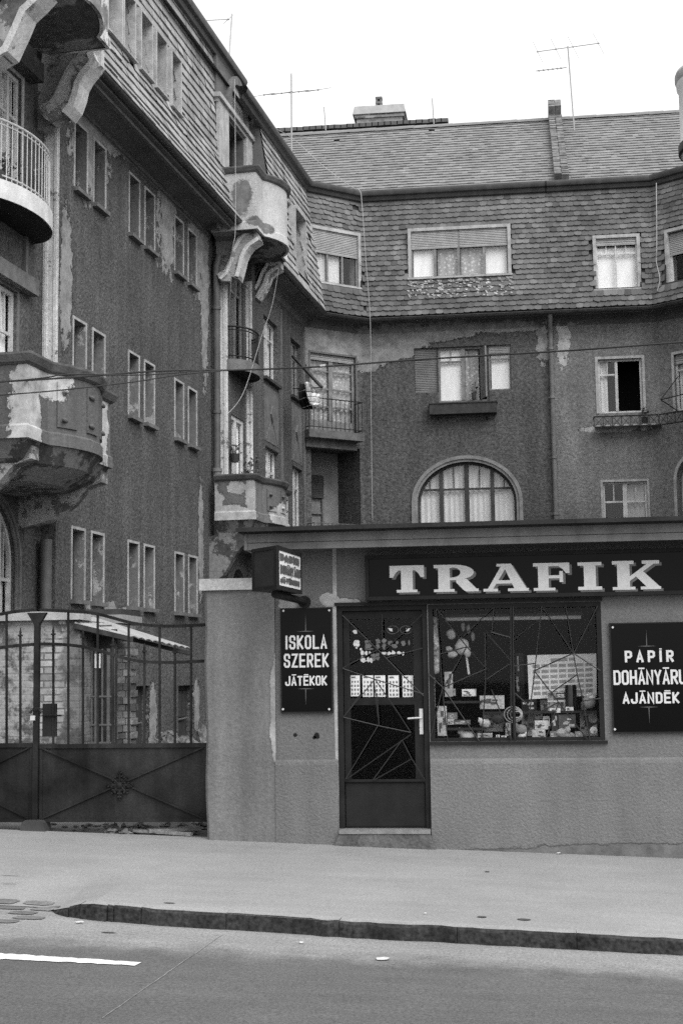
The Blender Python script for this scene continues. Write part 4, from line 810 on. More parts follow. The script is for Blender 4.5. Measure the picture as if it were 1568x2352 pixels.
# ---- balconies
def ring(sc_, a, b, n, s=1.0): return [(sc_-a*s*math.cos(t), b*s*math.sin(t)) for t in arc(n, 0, math.pi)]
def round_balcony(par, F, o, sc_, a, b, zr, zt, zb, rail_m, slab_m, nb, label):
    m = MB(); P = ring(sc_, a, b, 28); t = .06
    out_ = [F.p(s,zb,o+q) for s, q in P]; m.ext(out_, Z*(zt-zb)); bo = m.build('balcony', slab_m, par); bo['label'] = label
    MB().poly([F.p(s,zb-.004,o+q) for s, q in ring(sc_, a*1.0, b*1.0, 28)]).build('underside', plain(label.split()[0]+'_underside', .03, .9, .1, .3, 4), bo)  # dark sheet under the slab, its shade partly put into the colour
    m = MB(); O = ring(sc_, a*1.015, b*1.03, 28); m.strip([F.p(s,zb-.002,o+q) for s, q in O], [F.p(s,zt+.015,o+q) for s, q in O]); m.strip([F.p(s,zt+.015,o+q) for s, q in O], [F.p(s,zt+.015,o+q*.9) for s, q in P]); m.build('rim', slab_m, bo)
    m = MB(); Q = ring(sc_, a*.97, b*.95, 28); m.tube([F.p(s,zr,o+q) for s, q in Q], .02, 8); m.tube([F.p(s,zr-.07,o+q) for s, q in Q], .011, 6); m.tube([F.p(s,zt+.09,o+q) for s, q in Q], .013, 6)
    for i in range(nb):
        th = math.pi*(i+.5)/nb; s, q = sc_-a*.97*math.cos(th), b*.95*math.sin(th); m.tube([F.p(s,zt,o+q),F.p(s,zr,o+q)], .0085, 5)
    m.build('railing', rail_m, bo); return bo
round_balcony(left_b, L, -.25, 18.78, 1.22, .62, 9.5, 8.6, 8.34, WHITEIRON, plain('white_balcony_slab', .62, .8, .2, .25, 4, .2, 40), 30, 'white railed half round balcony')
round_balcony(left_b, L, .3, 29.32, .74, .46, 9.05, 8.32, 8.1, IRON, PARA2, 20, 'small rusty half round balcony')
def parapet_balcony(par, s0, s1, ow, oe, z0, z1, b0, b1, bulge, mat, label, cope=.1, skirt=.35, panels=True):
    th = .12; F = L; pl = [(s0,ow),(s0,oe)] + [(b0+(b1-b0)*i/16, oe+bulge*math.sin(math.pi*i/16)**.8) for i in range(17)] + [(s1,oe),(s1,ow)]
    def outset(k): 
        c = ((s0+s1)/2, (ow+oe)/2-.1); r = []
        for i, (s, o) in enumerate(pl):
            a = Vector(pl[max(i-1,0)]); b = Vector(pl[min(i+1,len(pl)-1)]); p = Vector((s,o)); n1 = (p-a) if i else (b-p); n2 = (b-p) if i < len(pl)-1 else n1
            f = lambda d: Vector((-d.y, d.x)).normalized() if d.length > 1e-6 else None
            v = f(n1) or f(n2); w_ = f(n2) or v; q = (v+w_).normalized(); kk = k/max(.5, q.dot(v)); r.append((s+q.x*kk, o+q.y*kk))
        return r
    m = MB(); o_ = pl; i_ = outset(-th)
    R1 = [F.p(s,z0,o) for s, o in o_]; R2 = [F.p(s,z1-cope,o) for s, o in o_]; R3 = [F.p(s,z1-cope,o) for s, o in i_]; R4 = [F.p(s,z0,o) for s, o in i_]
    m.strip(R1, R2); m.strip(R2, R3); m.strip(R3, R4); m.poly(R1)
    sk = outset(-.16); sk2 = outset(-.5); X1 = [F.p(s,z0-skirt*.55,o) for s, o in sk]; X2 = [F.p(s,z0-skirt,max(o,ow)) for s, o in sk2]
    bo = m.build('balcony', mat, par); bo['label'] = label
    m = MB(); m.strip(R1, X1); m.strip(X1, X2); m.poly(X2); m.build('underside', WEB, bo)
    m = MB(); c1 = outset(.05); c2 = outset(.09); c3 = outset(-th-.03)
    a, b, c, d, e = [[F.p(s,zz,o) for s, o in q] for q, zz in ((outset(.01),z1-cope-.03),(c1,z1-cope),(c2,z1-.03),(c2,z1),(c3,z1))]
    m.strip(a, b); m.strip(b, c); m.strip(c, d); m.strip(d, e); m.strip(e, [p-Z*cope for p in e]); m.build('coping', plain(label.split()[0]+'_coping', .12, .8, .2, .5, 3, .4, 30, .3), bo)
    m = MB(); bb = outset(.035); bt = outset(.03); a = [F.p(s,z0-.02,o) for s, o in bb]; b = [F.p(s,z0+.14,o) for s, o in bt]; c = [F.p(s,z0+.17,o) for s, o in outset(.002)]; m.strip(a, b); m.strip(b, c); m.strip([F.p(s,z0-.02,o) for s, o in outset(-.02)], a); m.build('base_moulding', mat, bo)
    if panels:
        m = MB(); n = len(o_); hz = z1-cope-z0
        for k0, k1 in ((3,6),(8,11),(13,16)):
            q = outset(.0); A_ = [F.p(s,z0+.24,o) for s, o in outset(.022)[k0:k1+1]]; B_ = [F.p(s,z1-cope-.12,o) for s, o in outset(.022)[k0:k1+1]]; m.strip(A_, B_)
            for row, zz in (('b', z0+.24), ('t', z1-cope-.12)):
                P_ = outset(.022)[k0:k1+1]; Q_ = outset(-.01)[k0:k1+1]; m.strip([F.p(s,zz,o) for s, o in P_], [F.p(s,zz,o) for s, o in Q_])
            for kk in (k0, k1):
                sa, oa = outset(.022)[kk]; sb, ob = outset(-.01)[kk]; m.poly([F.p(sa,z0+.24,oa),F.p(sa,z1-cope-.12,oa),F.p(sb,z1-cope-.12,ob),F.p(sb,z0+.24,ob)])
            sm, om = outset(.03)[(k0+k1)//2]
            for zz in (z0+.34, z1-cope-.24): m.blob(F.p(sm,zz,om), (.03,.1,.035), 1, 0, 6)
        m.build('relief_panel', mat, bo)
    return bo
parapet_balcony(left_b, 16.85, 19.78, -.25, 1.1, 4.75, 5.85, 17.5, 19.25, .3, PARA1, 'broad peeling parapet balcony nearest the street', .12, .45)
parapet_balcony(left_b, 28.06, 30.95, .17, 1.0, 4.84, 5.77, 28.75, 30.3, .26, PARA2, 'mottled parapet balcony behind the kiosk roof', .1, .55)
parapet_balcony(left_b, 28.06, 30.56, .12, 1.1, 10.98, 12.33, 28.6, 30.2, .3, PARA3, 'pale peeling attic balcony on scroll brackets', .1, .12, False)
parapet_balcony(left_b, 16.9, 19.6, .1, 1.1, 11.2, 12.5, 17.4, 19.2, .3, PARA, 'attic balcony cut by the top left corner', .1, .12, False)
for s, ob in ((17.1, .9), (19.55, .95)):    # consoles carrying the big parapet balcony
    F = Frame(L.p(s,0,0), L.n, -L.u); m = MB(); m.ext([F.p(o,z,0) for o, z in [(-.25,4.5),(1.05,4.75),(1.05,4.5),(.8,4.42),(.6,4.2),(.3,3.98),(-.25,3.85)]], L.u*.25); m.build('console', BRK, left_b)
for s in (28.2, 30.7):
    F = Frame(L.p(s,0,0), L.n, -L.u); m = MB(); m.ext([F.p(o,z,0) for o, z in [(.0,4.5),(.9,4.8),(.9,4.4),(.7,4.28),(.5,4.02),(.3,3.7),(0,3.5)]], L.u*.2); m.build('console', WEB, left_b)

# ---------------------------------------------------------------- back wall, corner and pale wing
def dw(x0, y0, x1, y1): return WP(D, x0, y0, x1, y1, 0)
dd = dw(712,822,815,990); loggia = dw(714,1026,826,1250); dd = (dd[0],dd[1],D.px(760,990)[1],D.px(760,815)[1]); lg = (loggia[0],loggia[1],3.6,D.px(770,1026)[1])
bwin = WP(B,950,800,1172,903); bmid = WP(B,1004,800,1120,925); ar = WP(B,957,1064,1183,1262); ar = (ar[0],ar[1],ar[2],ar[3]); spz = B.px(1060,1153)[1]
m = MB(); wall(m, B, P6.x, SPL, -.4, 10.75, [(bwin[0],bmid[0],bwin[2],bwin[3],.16),(bmid[0],bmid[1],bmid[2],bwin[3],.16),(bmid[1],bwin[1],bwin[2],bwin[3],.16),ar[:4]+(.2,spz)])
wall(m, D, 0, DL, -.4, 10.75, [dd+(.14,), lg+(1.1,)])
MB().poly([D.p(lg[0],lg[2],-1.09),D.p(lg[1],lg[2],-1.09),D.p(lg[1],lg[3],-1.09),D.p(lg[0],lg[3],-1.09)]).build('loggia_wall', plain('loggia_render', .3, .85, .15, .25, 3), back_b)
m.build('wall', BW_, back_b)
rw1 = WP(B,1371,826,1472,950); rw2 = WP(B,1383,1108,1484,1215); ew = WP(E_,1546,815,1640,945); en = WP(E_,1550,1040,1660,1300); 
m = MB(); wall(m, B, SPL, XR, -.4, 10.75, [rw1+(.16,), rw2+(.14,)])
wall(m, E_, 0, EL, -.4, 10.75, [(ew[0],min(ew[1],EL-.2),ew[2],ew[3],.16),(en[0],EL-.1,3.2,en[3],.25,en[3]-.7)]); wall(m, RW, 0, 16, -.4, 10.75)
m.build('wall', PW, right_b)
wE = (ew[0],min(ew[1],EL-.2),ew[2],ew[3])
MB().poly([E_.p(en[0]-.02,3.2,-.25),E_.p(EL-.08,3.2,-.25),E_.p(EL-.08,en[3]+.02,-.25),E_.p(en[0]-.02,en[3]+.02,-.25)]).build('niche_back', plain('pale_niche', .5, .8, .2, .1), right_b)
m = MB(); O = en; c = (en[0]+EL-.1)/2; rx = (EL-.1-en[0])/2; P = [(c-rx*math.cos(t), en[3]-.7+.7*math.sin(t)) for t in arc(16,0,math.pi)]; Q = [(c-(rx+.08)*math.cos(t), en[3]-.7+.78*math.sin(t)) for t in arc(16,0,math.pi)]
for k in range(16): m.ext([E_.p(*P[k],-.01),E_.p(*P[k+1],-.01),E_.p(*Q[k+1],-.01),E_.p(*Q[k],-.01)], E_.n*.03)
m.box(E_,en[0]-.08,en[0],3.2,en[3]-.7,-.01,.02); m.build('niche_trim', TRIM, right_b)
# big second-floor window: shutter | blind | curtain, open sash | blind
window(back_b, B, bwin[0], bmid[0]-.0, bwin[2], bwin[3], d=.14, cols=(), transom=None, fm=WOODDARK, fw=.035, shutters=[(0,1,.97)], shm=plain('grey_slats', .17, .7, .2, .25, 4, .1, 50), sill=None, curtains=[], label='window with its slatted shutter down')
window(back_b, B, bmid[0], bmid[1], bmid[2], bwin[3], d=.14, cols=(.5,), transom=.26, fm=WOODMID, fw=.06, mw=.1, curtains=[(.03,.48,0,1,BLIND,.006,.6),(.54,.8,0,1,LACE)], skip=(1,), vbars=True, label='double window with one sash standing open')
window(back_b, B, bmid[1], bwin[1], bwin[2], bwin[3], d=.14, cols=(), transom=.3, fm=WOODMID, fw=.045, shutters=[(0,1,.15)], curtains=[(.12,1,0,1,BLIND,.006,.6)], label='narrow window with a white blind')
s0 = bmid[0]+(bmid[1]-bmid[0])*.84; MB().box(Frame(B.p(s0,0,-.1), (.35,-1,0)),0,.45,bmid[2]+.06,bwin[3]-.08,-.02,.02).build('open_sash', WOODMID, back_b)
arch_window(back_b, B, ar[0], ar[1], ar[2], ar[3], spz, 0, .18, [(.24,.1),(.5,.12),(.76,.1)], WOODDARK, [(.02,.24,9,CURTAIN),(.26,.5,9,CURTAIN),(.5,.75,9,CURTAIN),(.76,.98,9,CURTAIN)], B.px(1060,1122)[1], trim=plain('pale_arch_trim', .24, .85, .15, .3, 4, .3, 30, .2))
# open window and lower window of the pale wing
window(right_b, B, *rw1, d=.13, cols=(.42,), transom=.28, fm=WOODPALE, curtains=[(.04,.22,0,1,CURTAIN)], skip=(1,), surround=TRIM, sw=.07, sill=None, label='window with the right sash open on a dark room')
window(right_b, B, *rw2, d=.12, cols=(.5,), transom=.42, fm=WOODPALE, fw=.05, mw=.11, curtains=[(.52,1,0,1,DRAPE)], surround=TRIM, sw=.06)
window(right_b, E_, *wE, d=.13, cols=(.45,), transom=.28, fm=WOODPALE, curtains=[(.05,.4,0,1,CURTAIN)], shutters=[(0,1,.15)], surround=TRIM, sw=.07)
# corner French window and loggia
window(back_b, D, *dd, d=.12, cols=(.47,), transom=(.22,.45,.68), vbars=False, fm=WOODMID, fw=.07, mw=.12, curtains=[(.05,.44,0,1,LACE,.03,.17),(.52,.95,0,1,LACE,.03,.17)], shutters=[(0,1,.07)], surround=TRIMD, sw=.05, door=.2)
m = MB(); zs_ = D.px(770,990,.42)[1]; xa_ = D.px(710,1000,.42)[0]; xb_ = D.px(837,1000,.42)[0]; m.box(D,xa_,xb_,zs_-.2,zs_,-.0,.42); m.box(D,xa_+.05,xb_-.1,zs_-.42,zs_-.2,-.0,.2); bal = m.build('balcony', plain('mossy_slab', .12, .85, .15, .6, 3, .4, 25, .3), back_b)
def railing(par, F, a, b, o, zt, zb, n, mat):
    m = MB(); C = [F.p(a,0,.02),F.p(a,0,o),F.p(b,0,o),F.p(b,0,.02)]
    for p, q in zip(C, C[1:]):
        m.bar(p+Z*zt, q+Z*zt, .035, .02); m.bar(p+Z*(zb+.08), q+Z*(zb+.08), .02, .02); k = max(2, int((q-p).length/.13))
        for i in range(k+1): x = p+(q-p)*i/k; m.tube([x+Z*zb, x+Z*zt], .0085, 5)
    m.build('railing', mat, par)
railing(bal, D, xa_+.04, xb_-.04, .38, D.px(770,918,.38)[1], zs_, 14, IRON)
ld = WP(D,716,1095,778,1250,-1.1)
window(back_b, D, lg[0]+.05, lg[0]+1.0, 4.0, D.px(750,1095,-1.1)[1], d=.03, o=-1.03, cols=(.55,), transom=(.35,.65), vbars=False, fm=WOODMID, shutters=[(0,1,.2)], shm=SHUTTERDARK)
m = MB(); m.box(D,-.05,DL+.1,4.55,4.75,0,.4); bl = m.build('balcony', plain('grey_slab', .12, .85, .15, .3), back_b); railing(bl, D, 0, DL+.08, .36, D.px(770,1203,.36)[1], 4.75, 12, IRONPALE)

# ---------------------------------------------------------------- eaves, gutters, slate attic
OG = {'L':1.0,'D':.5,'B':.5,'E':.5}; OT = {'L':.5,'D':.06,'B':.06,'E':.06}
def line(o, z, ends):
    a = L.p(ends[0],0,o['L']); b = cross(L,o['L'],D,o['D']); c = cross(D,o['D'],B,o['B']); d = cross(B,o['B'],E_,o['E']); e = E_.p(EL+.25,0,o['E']); return [p+Z*z for p in (a,b,c,d,e)]
GB = line(OG, ZG, (19.45,0)); GT = line(OT, ZU, (19.45,0)); xs_ = SPL
GLE = L.p(S1,ZG1,OG1); GRS = L.p(30.62,ZG,1.0)
def at(a, b, X): t = (X-a.x)/(b.x-a.x); return a+(b-a)*t
GBm, GTm = at(GB[2], GB[3], xs_), at(GT[2], GT[3], xs_)
def gutter(par, pts, r_=.075):
    m = MB(); 
    for p, q in zip(pts, pts[1:]):
        d = (q-p).normalized(); nn = Vector((d.y,-d.x,0)); Pa = [p+nn*r_*math.cos(t)+Z*r_*math.sin(t) for t in arc(10, math.pi, 2*math.pi)]; m.strip(Pa, [x+(q-p) for x in Pa]); Pb = [p+nn*(r_-.01)*math.cos(t)+Z*(r_-.01)*math.sin(t) for t in arc(10, math.pi, 2*math.pi)]; m.strip(Pb, [x+(q-p) for x in Pb])
        m.tube([p+nn*r_, q+nn*r_], .014, 6); k = int((q-p).length/.9)
        for i in range(1, k+1):
            x = p+(q-p)*i/(k+1); m.tube([x+nn*(r_+.008)*math.cos(t)+Z*(r_+.008)*math.sin(t) for t in arc(8, math.pi, 2*math.pi)], .009, 5)
    m.build('gutter', ZINC, par, smooth=True)
gutter(left_b, [L.p(20.1,ZG1,OG1), GLE]); gutter(left_b, [GRS, GB[1]]); gutter(back_b, [GB[1],GB[2],GBm]); gutter(right_b, [GBm,GB[3],GB[4]])
def soffit(par, rows, mat, name='soffit'):   # rows: list of [(frame, s, o, z)...] along the wall
    m = MB(); 
    for a, b in zip(rows, rows[1:]): m.strip(a, b)
    m.build(name, mat, par, smooth=False)
def cove(F, s, ow, og, k=.3): return [F.p(s,ZT-.05+k,ow), F.p(s,ZT+.1+k,ow+.06), F.p(s,ZT+.17+k,ow+.2), F.p(s,ZT+.19+k,og-.16), F.p(s,ZT+.13+k,og-.15), F.p(s,ZT+.13+k,og-.06), F.p(s,ZG1+.04,og-.05)]
soffit(left_b, [cove(L, s, 0, OG1) for s in (20.1,24,28.3)], SOFF); 
def corner_rows(keys, zs__):
    pass
def coveline(pts_w, pts_g):
    rows = []
    for w_, g_ in zip(pts_w, pts_g):
        d = (g_-w_); d.z = 0; l_ = d.length; d.normalize(); rows.append([w_+Z*(ZT-.05), w_+d*min(.06,l_*.1)+Z*(ZT+.1), w_+d*l_*.3+Z*(ZT+.17), w_+d*(l_-.12)+Z*(ZT+.19), w_+d*(l_-.1)+Z*(ZT+.15), w_+d*(l_-.04)+Z*(ZT+.14), w_+d*(l_-.03)+Z*(ZG+.02)])
    return rows
flat = lambda p: Vector((p.x, p.y, 0))
soffit(left_b, coveline([L.p(30.3,0,.45), P5], [L.p(30.3,0,1.0), flat(GB[1])]), SOFF)
SOFFB = stucco('back_soffit', .1, [wblob(B,1000,760,3,.3,1.2)], .2, .3, 20, .25, .2, 20)
soffit(back_b, coveline([P5, P6, Vector((SPL,36.8,0))], [flat(GB[1]), flat(GB[2]), flat(GBm)]), SOFFB)
soffit(right_b, coveline([Vector((SPL,36.8,0)), P7, P8], [flat(GBm), flat(GB[3]), flat(GB[4])]), SOFFB)

def tiles(m, a0, a1, b0, b1, w_, e, hole=None, th=.022, seed=1, round_=True, dark=None, miss=.004, flare=0, cover=1.3, wob=0.0, tb=.5):
    rnd = random.Random(seed); H = ((b0-a0).length+(b1-a1).length)/2; n = max(2, int(round(H/e))); nrm = (a1-a0).cross(b0-a0).normalized()
    if nrm.y > 0.3 and abs(nrm.x) < .9: nrm = -nrm
    if nrm.dot(CAM-a0) < 0: nrm = -nrm
    for i in range(n):
        f0 = i/n; f1 = min((i+cover)/n, 1.012); Lp = a0.lerp(b0, f0); Rp = a1.lerp(b1, f0); Lq = a0.lerp(b0, f1); Rq = a1.lerp(b1, f1); W = (Rp-Lp).length; k = max(1, int(round(W/w_))); sh = .5*(i % 2)
        dip = [rnd.uniform(-1, 1)*wob for _ in range(4)]
        for j in range(-1, k+1):
            u0, u1 = (j+sh)/k, (j+1+sh)/k; u0, u1 = max(u0, 0), min(u1, 1)
            if u1-u0 < .15/k: continue
            c = Lp.lerp(Rp, (u0+u1)/2).lerp(Lq.lerp(Rq, (u0+u1)/2), .5)
            if hole and hole(c): continue
            if rnd.random() < miss: continue
            g = .0; U0, U1 = u0+g/k, u1-g/k; jt = rnd.uniform(-.006, .006); sk = rnd.gauss(0, .05)*e*(3 if rnd.random() < .04 else 1); tn = min(1, max(0, rnd.gauss(tb, .16)))
            if dark: tn = min(1, max(0, tn+dark(c, rnd)))
            t1 = th*rnd.uniform(.8, 1.3); wv = wob*(math.sin(u0*9+i*.25+seed)+math.sin(u0*23+i*.1))*.5
            prof = [(0,0,.2),(.16,.0,.05),(.5,0,0),(.84,0,.05),(1,0,.2)] if round_ else [(0,0,.0),(1,0,.0)]
            bot = []
            for x, _, dz in prof:
                u = U0+(U1-U0)*x; p = Lp.lerp(Rp, u); q = Lq.lerp(Rq, u); f = dz*.9/cover; bot.append(p.lerp(q, f)+nrm*(t1*(1-f)+jt)+(q-p).normalized()*(sk*(x-.5)+wv))
            top = [Lq.lerp(Rq, U1)-nrm*.003, Lq.lerp(Rq, U0)-nrm*.003]; b_ = len(m.v); nb = len(bot)
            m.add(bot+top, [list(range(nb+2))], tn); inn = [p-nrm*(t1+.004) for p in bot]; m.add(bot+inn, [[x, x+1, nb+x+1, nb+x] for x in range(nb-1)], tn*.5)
def backing(par, pts, mat=ROOM, name='attic_wall', off=.012):
    m = MB()
    for (a, b, c, d) in pts: m.poly([a, b, c, d])
    return m.build(name, mat, par)
def backing_grid(par, a0, a1, b0, b1, hole, nx=70, nz=24):
    m = MB(); P = lambda u, v: a0.lerp(a1, u).lerp(b0.lerp(b1, u), v)
    for i in range(nx):
        for j in range(nz):
            if hole(P((i+.5)/nx, (j+.5)/nz)): continue
            m.poly([P(i/nx,j/nz),P((i+1)/nx,j/nz),P((i+1)/nx,(j+1)/nz),P(i/nx,(j+1)/nz)])
    return m.build('attic_wall', RAF, par)
RAF = plain('bare_boarding', .05, .9, .1, .3, 4)
# attic windows of the left wing: five boxed slits, then one beyond the bay
AW = []
for xl, xr, yt, yb in ((250.6,281,None,None),(288,311,None,None),(327,350,None,None),(362,383,None,None),(397,416,None,None)):
    s_, _ = L.px(xl, 60, .42); s2_, _ = L.px(xr, 60, .42); AW.append((s_, s2_))
z5t, z5b = L.px(398,119,.42)[1], L.px(398,240,.42)[1]
AWH = [(a, b, z5b, z5t) for a, b in AW]; sN, zN = L.px(675,478,.9); sN2 = L.px(698,505,.9)[0]; zNb = L.px(677,618,.9)[1]; AWH = [x+(.42,) for x in AWH]; AWH.append((sN, sN2, zNb, zN, .95))
HL = [(a-.09, b+.09, z0-.06, z1+.06) for a, b, z0, z1, _ in AWH]
def holeL(p):
    s = (p-L.o).dot(L.u); return any(a < s < b and z0 < p.z < z1 for a, b, z0, z1 in HL)
lean = lambda s, f: L.p(s, ZG+.05+(ZU-ZG-.05)*f, 1.0-.5*f)
m = MB(); s_end = (cross(L,.75,D,.28)-L.o).dot(L.u)
LT = lambda s: L.p(s, ZU, .5); LBt = lambda s: L.p(s, ZG+.06, 1.02)
sb1 = (GB[1]-L.o).dot(L.u); st1 = (GT[1]-L.o).dot(L.u)
s1x = L.px(575,327,.3)[0]; bp_ = [0,.1,.22,.4,1.0]; BP = lambda s, f: L.p(s, ZG1+.06+(ZU1-ZG1-.06)*f, bell(f))
for f0, f1 in zip(bp_, bp_[1:]): tiles(m, BP(20.1,f0), BP(S1,f0), BP(20.1,f1), BP(S1,f1), .3, .19, holeL, .03, 3+int(f0*10), False, lambda c, r: .12)
tiles(m, LBt(max(30.56,s1x)), LBt(sb1), LT(s1x), LT(st1), .3, .19, holeL, .03, 4, False, lambda c, r: .12)
m.build('slate_mansard', TILEMAT, left_b, tones=True)
s1x = L.px(575,327,.3)[0]; hb_ = lambda p: any(a-.03 < (p-L.o).dot(L.u) < b+.03 and z0-.04 < p.z < z1+.04 for a, b, z0, z1, _ in AWH)
backing_grid(left_b, L.p(max(30.56,s1x),ZG,.98), L.p(sb1,ZG,.98), L.p(s1x,ZU,.47), L.p(st1,ZU,.47), hb_, 60, 24)
for f0, f1 in zip(bp_, bp_[1:]): backing_grid(left_b, BP(20.1,f0)-L.n*.03, BP(S1,f0)-L.n*.03, BP(20.1,f1)-L.n*.03, BP(S1,f1)-L.n*.03, hb_, 120, max(2,int(24*(f1-f0))))
backing_grid(left_b, L.p(10,10.9,-.28), L.p(20.1,10.9,-.28), L.p(10,ZU1,-.28), L.p(20.1,ZU1,-.28), lambda p: False, 4, 2)
for a, b, z0, z1, o_ in AWH:
    F = L; m = MB(); t_ = .06; m.box(F,a-t_,a,z0-.03,z1+t_,o_-.45,o_); m.box(F,b,b+t_,z0-.03,z1+t_,o_-.45,o_); m.box(F,a,b,z1,z1+t_,o_-.45,o_+.01); m.box(F,a-t_-.01,b+t_+.01,z0-.055,z0-.03,o_-.45,o_+.04); ca = m.build('window_box', TRIM, left_b)
    window(left_b, F, a, b, z0-.03, z1, d=.3, o=o_, cols=(), transom=.4, vbars=False, fm=WOODMID, curtains=[(0,1,0,1,DRAPE)], room=False, name='attic_window')
# tail of the street-end attic: pale corner pilaster
side_plate(20.0, [(205,165),(200,100),(210,-60),(236,-60),(234,100),(233,150)], .12, PIL, 'attic_pilaster')
# dormer over the second bay
OD = .3; s0, zc0 = L.px(497,226,OD); s1, zc1 = L.px(574,327,OD); sd0, zd = L.px(521,272,OD); sd1 = L.px(558,318,OD)[0]
m = MB(); wall(m, L, s0, s1, 10.95, ZU1-.1, [(sd0,sd1,11.1,zd,.3)], OD); m.poly([L.p(s0,10.95,-.2),L.p(s0,10.95,OD),L.p(s0,ZU1-.1,OD),L.p(s0,ZU1-.1,-.2)])
m.poly([L.p(s1,10.95,OD),L.p(s1,10.95,1.0),L.p(s1,ZU,.5),L.p(s1,ZU+.1,OD)])
dm = m.build('dormer', plain('dormer_render', .13, .85, .15, .3, 3, .3, 30, .2), left_b)
m = MB(); m.box(L,s0-.12,s1-.02,zc0+.0,zc0+.1,OD-.2,OD+.12); m.box(L,s0-.06,s1-.02,zc0-.08,zc0,OD-.2,OD+.06); m.build('cornice', TRIM, dm)
m = MB(); m.box(L,s0-.02,sd0-.06,11.0,zc0-.08,OD,OD+.07); m.build('pilaster', TRIM, dm); m = MB(); m.box(L,sd1+.06,s1-.02,11.0,zc0-.08,OD,OD+.07); m.build('pilaster', TRIM, dm)
c = (sd0+sd1)/2+.05; m = MB(); P = [(c-.62*math.cos(t), zc0+.14+.72*math.sin(t)) for t in arc(14,0,math.pi)]; Q = [(c-.78*math.cos(t), zc0+.14+.9*math.sin(t)) for t in arc(14,0,math.pi)]
for k in range(14): m.ext([L.p(*P[k],OD),L.p(*P[k+1],OD),L.p(*Q[k+1],OD),L.p(*Q[k],OD)], L.n*.09)
m.build('arch_moulding', TRIMD, dm); MB().ext([L.p(x, z, OD) for x, z in P], L.n*.01).build('tympanum', TRIM, dm)
window(left_b, L, sd0, sd1, 11.1, zd, d=.28, o=OD, cols=(.5,), transom=.3, fm=WOODDARK, curtains=[], name='balcony_door')
# attic windows of the back wing
OA = .34
bw1 = WP(B,943,533,1164,640,OA); bw2 = WP(B,1367,549,1460,667,OA); dwn = WP(D,716,532,820,655,.3); ewn = WP(E_,1532,535,1640,655,.3); dwn = (dwn[0],dwn[1],D.px(760,652,.3)[1],D.px(760,532,.3)[1])
ewn = (ewn[0], EL-.05, ewn[2], ewn[3])
HB = [(B, a-.1, b+.1, z0-.06, z1+.1) for a, b, z0, z1 in (bw1, bw2)]+[(D, dwn[0]-.1, dwn[1]+.1, dwn[2]-.06, dwn[3]+.1)]+[(E_, ewn[0]-.1, ewn[1]+.1, ewn[2]-.06, ewn[3]+.1)]
def holeB(F):
    def f(p):
        s = (p-F.o).dot(F.u); return any(G_ is F and a < s < b and z0 < p.z < z1 for G_, a, b, z0, z1 in HB)
    return f
up = Z*.06
def mott(c, r): return (.28 if r.random() < .16 else 0)+(.14 if math.sin(c.x*2.1)+math.sin(c.z*3.3+c.x) > .6 else 0)+(.1 if c.x < .6 and c.z > 12.6 else -.05)
m = MB(); tiles(m, GB[1]+up, GB[2]+up, GT[1], GT[2], .19, .145, holeB(D), .032, 7, True, mott, .014, wob=.022); tiles(m, GB[2]+up, GBm+up, GT[2], GTm, .18, .14, holeB(B), .031, 8, True, mott, .0012, wob=.011)
m.build('shingle_mansard', TILEDARK, back_b, tones=True)
m = MB(); tiles(m, GBm+up, GB[3]+up, GTm, GT[3], .18, .14, holeB(B), .031, 9, True, mott, .0012, wob=.011); tiles(m, GB[3]+up, GB[4]+up, GT[3], GT[4], .18, .14, holeB(E_), .024, 10, True, mott, .0012, wob=.011)
m.build('shingle_mansard', TILEDARK, right_b, tones=True)
bk = lambda a, b, c, d: (a, b, c, d)
inn = lambda p: p+Vector((0,.03,-.0))
for par, i0, i1, F in ((back_b,1,2,D),(back_b,2,'m',B),(right_b,'m',3,B),(right_b,3,4,E_)):
    g = lambda A, M_, i: inn(M_ if i == 'm' else A[i]); h = [x for x in HB if x[0] is F]
    backing_grid(par, g(GB,GBm,i0), g(GB,GBm,i1), g(GT,GTm,i0), g(GT,GTm,i1), lambda p, h=h, F=F: any(a+.06 < (p-F.o).dot(F.u) < b-.06 and z0+.03 < p.z < z1-.06 for _, a, b, z0, z1 in h))
def wbox(par, F, wn, o, mat=TRIM):
    a, b, z0, z1 = wn; t_ = .085; m = MB(); m.box(F,a-t_,a,z0,z1+t_,-.1,o+.04); m.box(F,b,b+t_,z0,z1+t_,-.1,o+.04); m.box(F,a,b,z1,z1+t_,-.1,o+.045); m.box(F,a-t_-.02,b+t_+.02,z0-.05,z0-.0,-.1,o+.1); m.build('window_box', mat, par)
wbox(back_b, B, bw1, OA); wbox(back_b, D, dwn, .3); wbox(right_b, B, bw2, OA); wbox(right_b, E_, ewn, .3)
window(back_b, B, *bw1, d=.07, o=OA, cols=(.245,.49,.755), transom=None, fm=WOODMID, fw=.04, mw=.07, curtains=[(.02,.24,0,1,BLIND,.006,.6),(.27,.48,0,1,LACE,.02,.2),(.51,.74,0,1,LACE,.02,.2),(.77,.99,0,1,BLIND,.006,.6)], shutters=[(0,.49,.36),(.5,1,.36)], name='attic_window')
window(back_b, D, *dwn, d=.07, o=.3, cols=(.33,.66), transom=None, fm=WOODMID, fw=.05, mw=.05, curtains=[(.02,.34,0,1,CURTAIN),(.34,.64,0,1,CURTAIN)], shutters=[(0,1,.42)], name='attic_window')
window(right_b, B, *bw2, d=.08, o=OA, cols=(.48,), transom=.3, fm=WOODPALE, fw=.03, mw=.03, curtains=[(.02,.48,0,.83,BLIND,.006,.6),(.5,.98,0,.83,BLIND,.006,.6)], shutters=[(0,1,.12)], name='attic_window')
window(right_b, E_, *ewn, d=.14, o=.3, cols=(.3,.65), transom=None, fm=WOODPALE, curtains=[(.4,.9,0,1,CURTAIN)], shutters=[(0,1,.42)], name='attic_window')
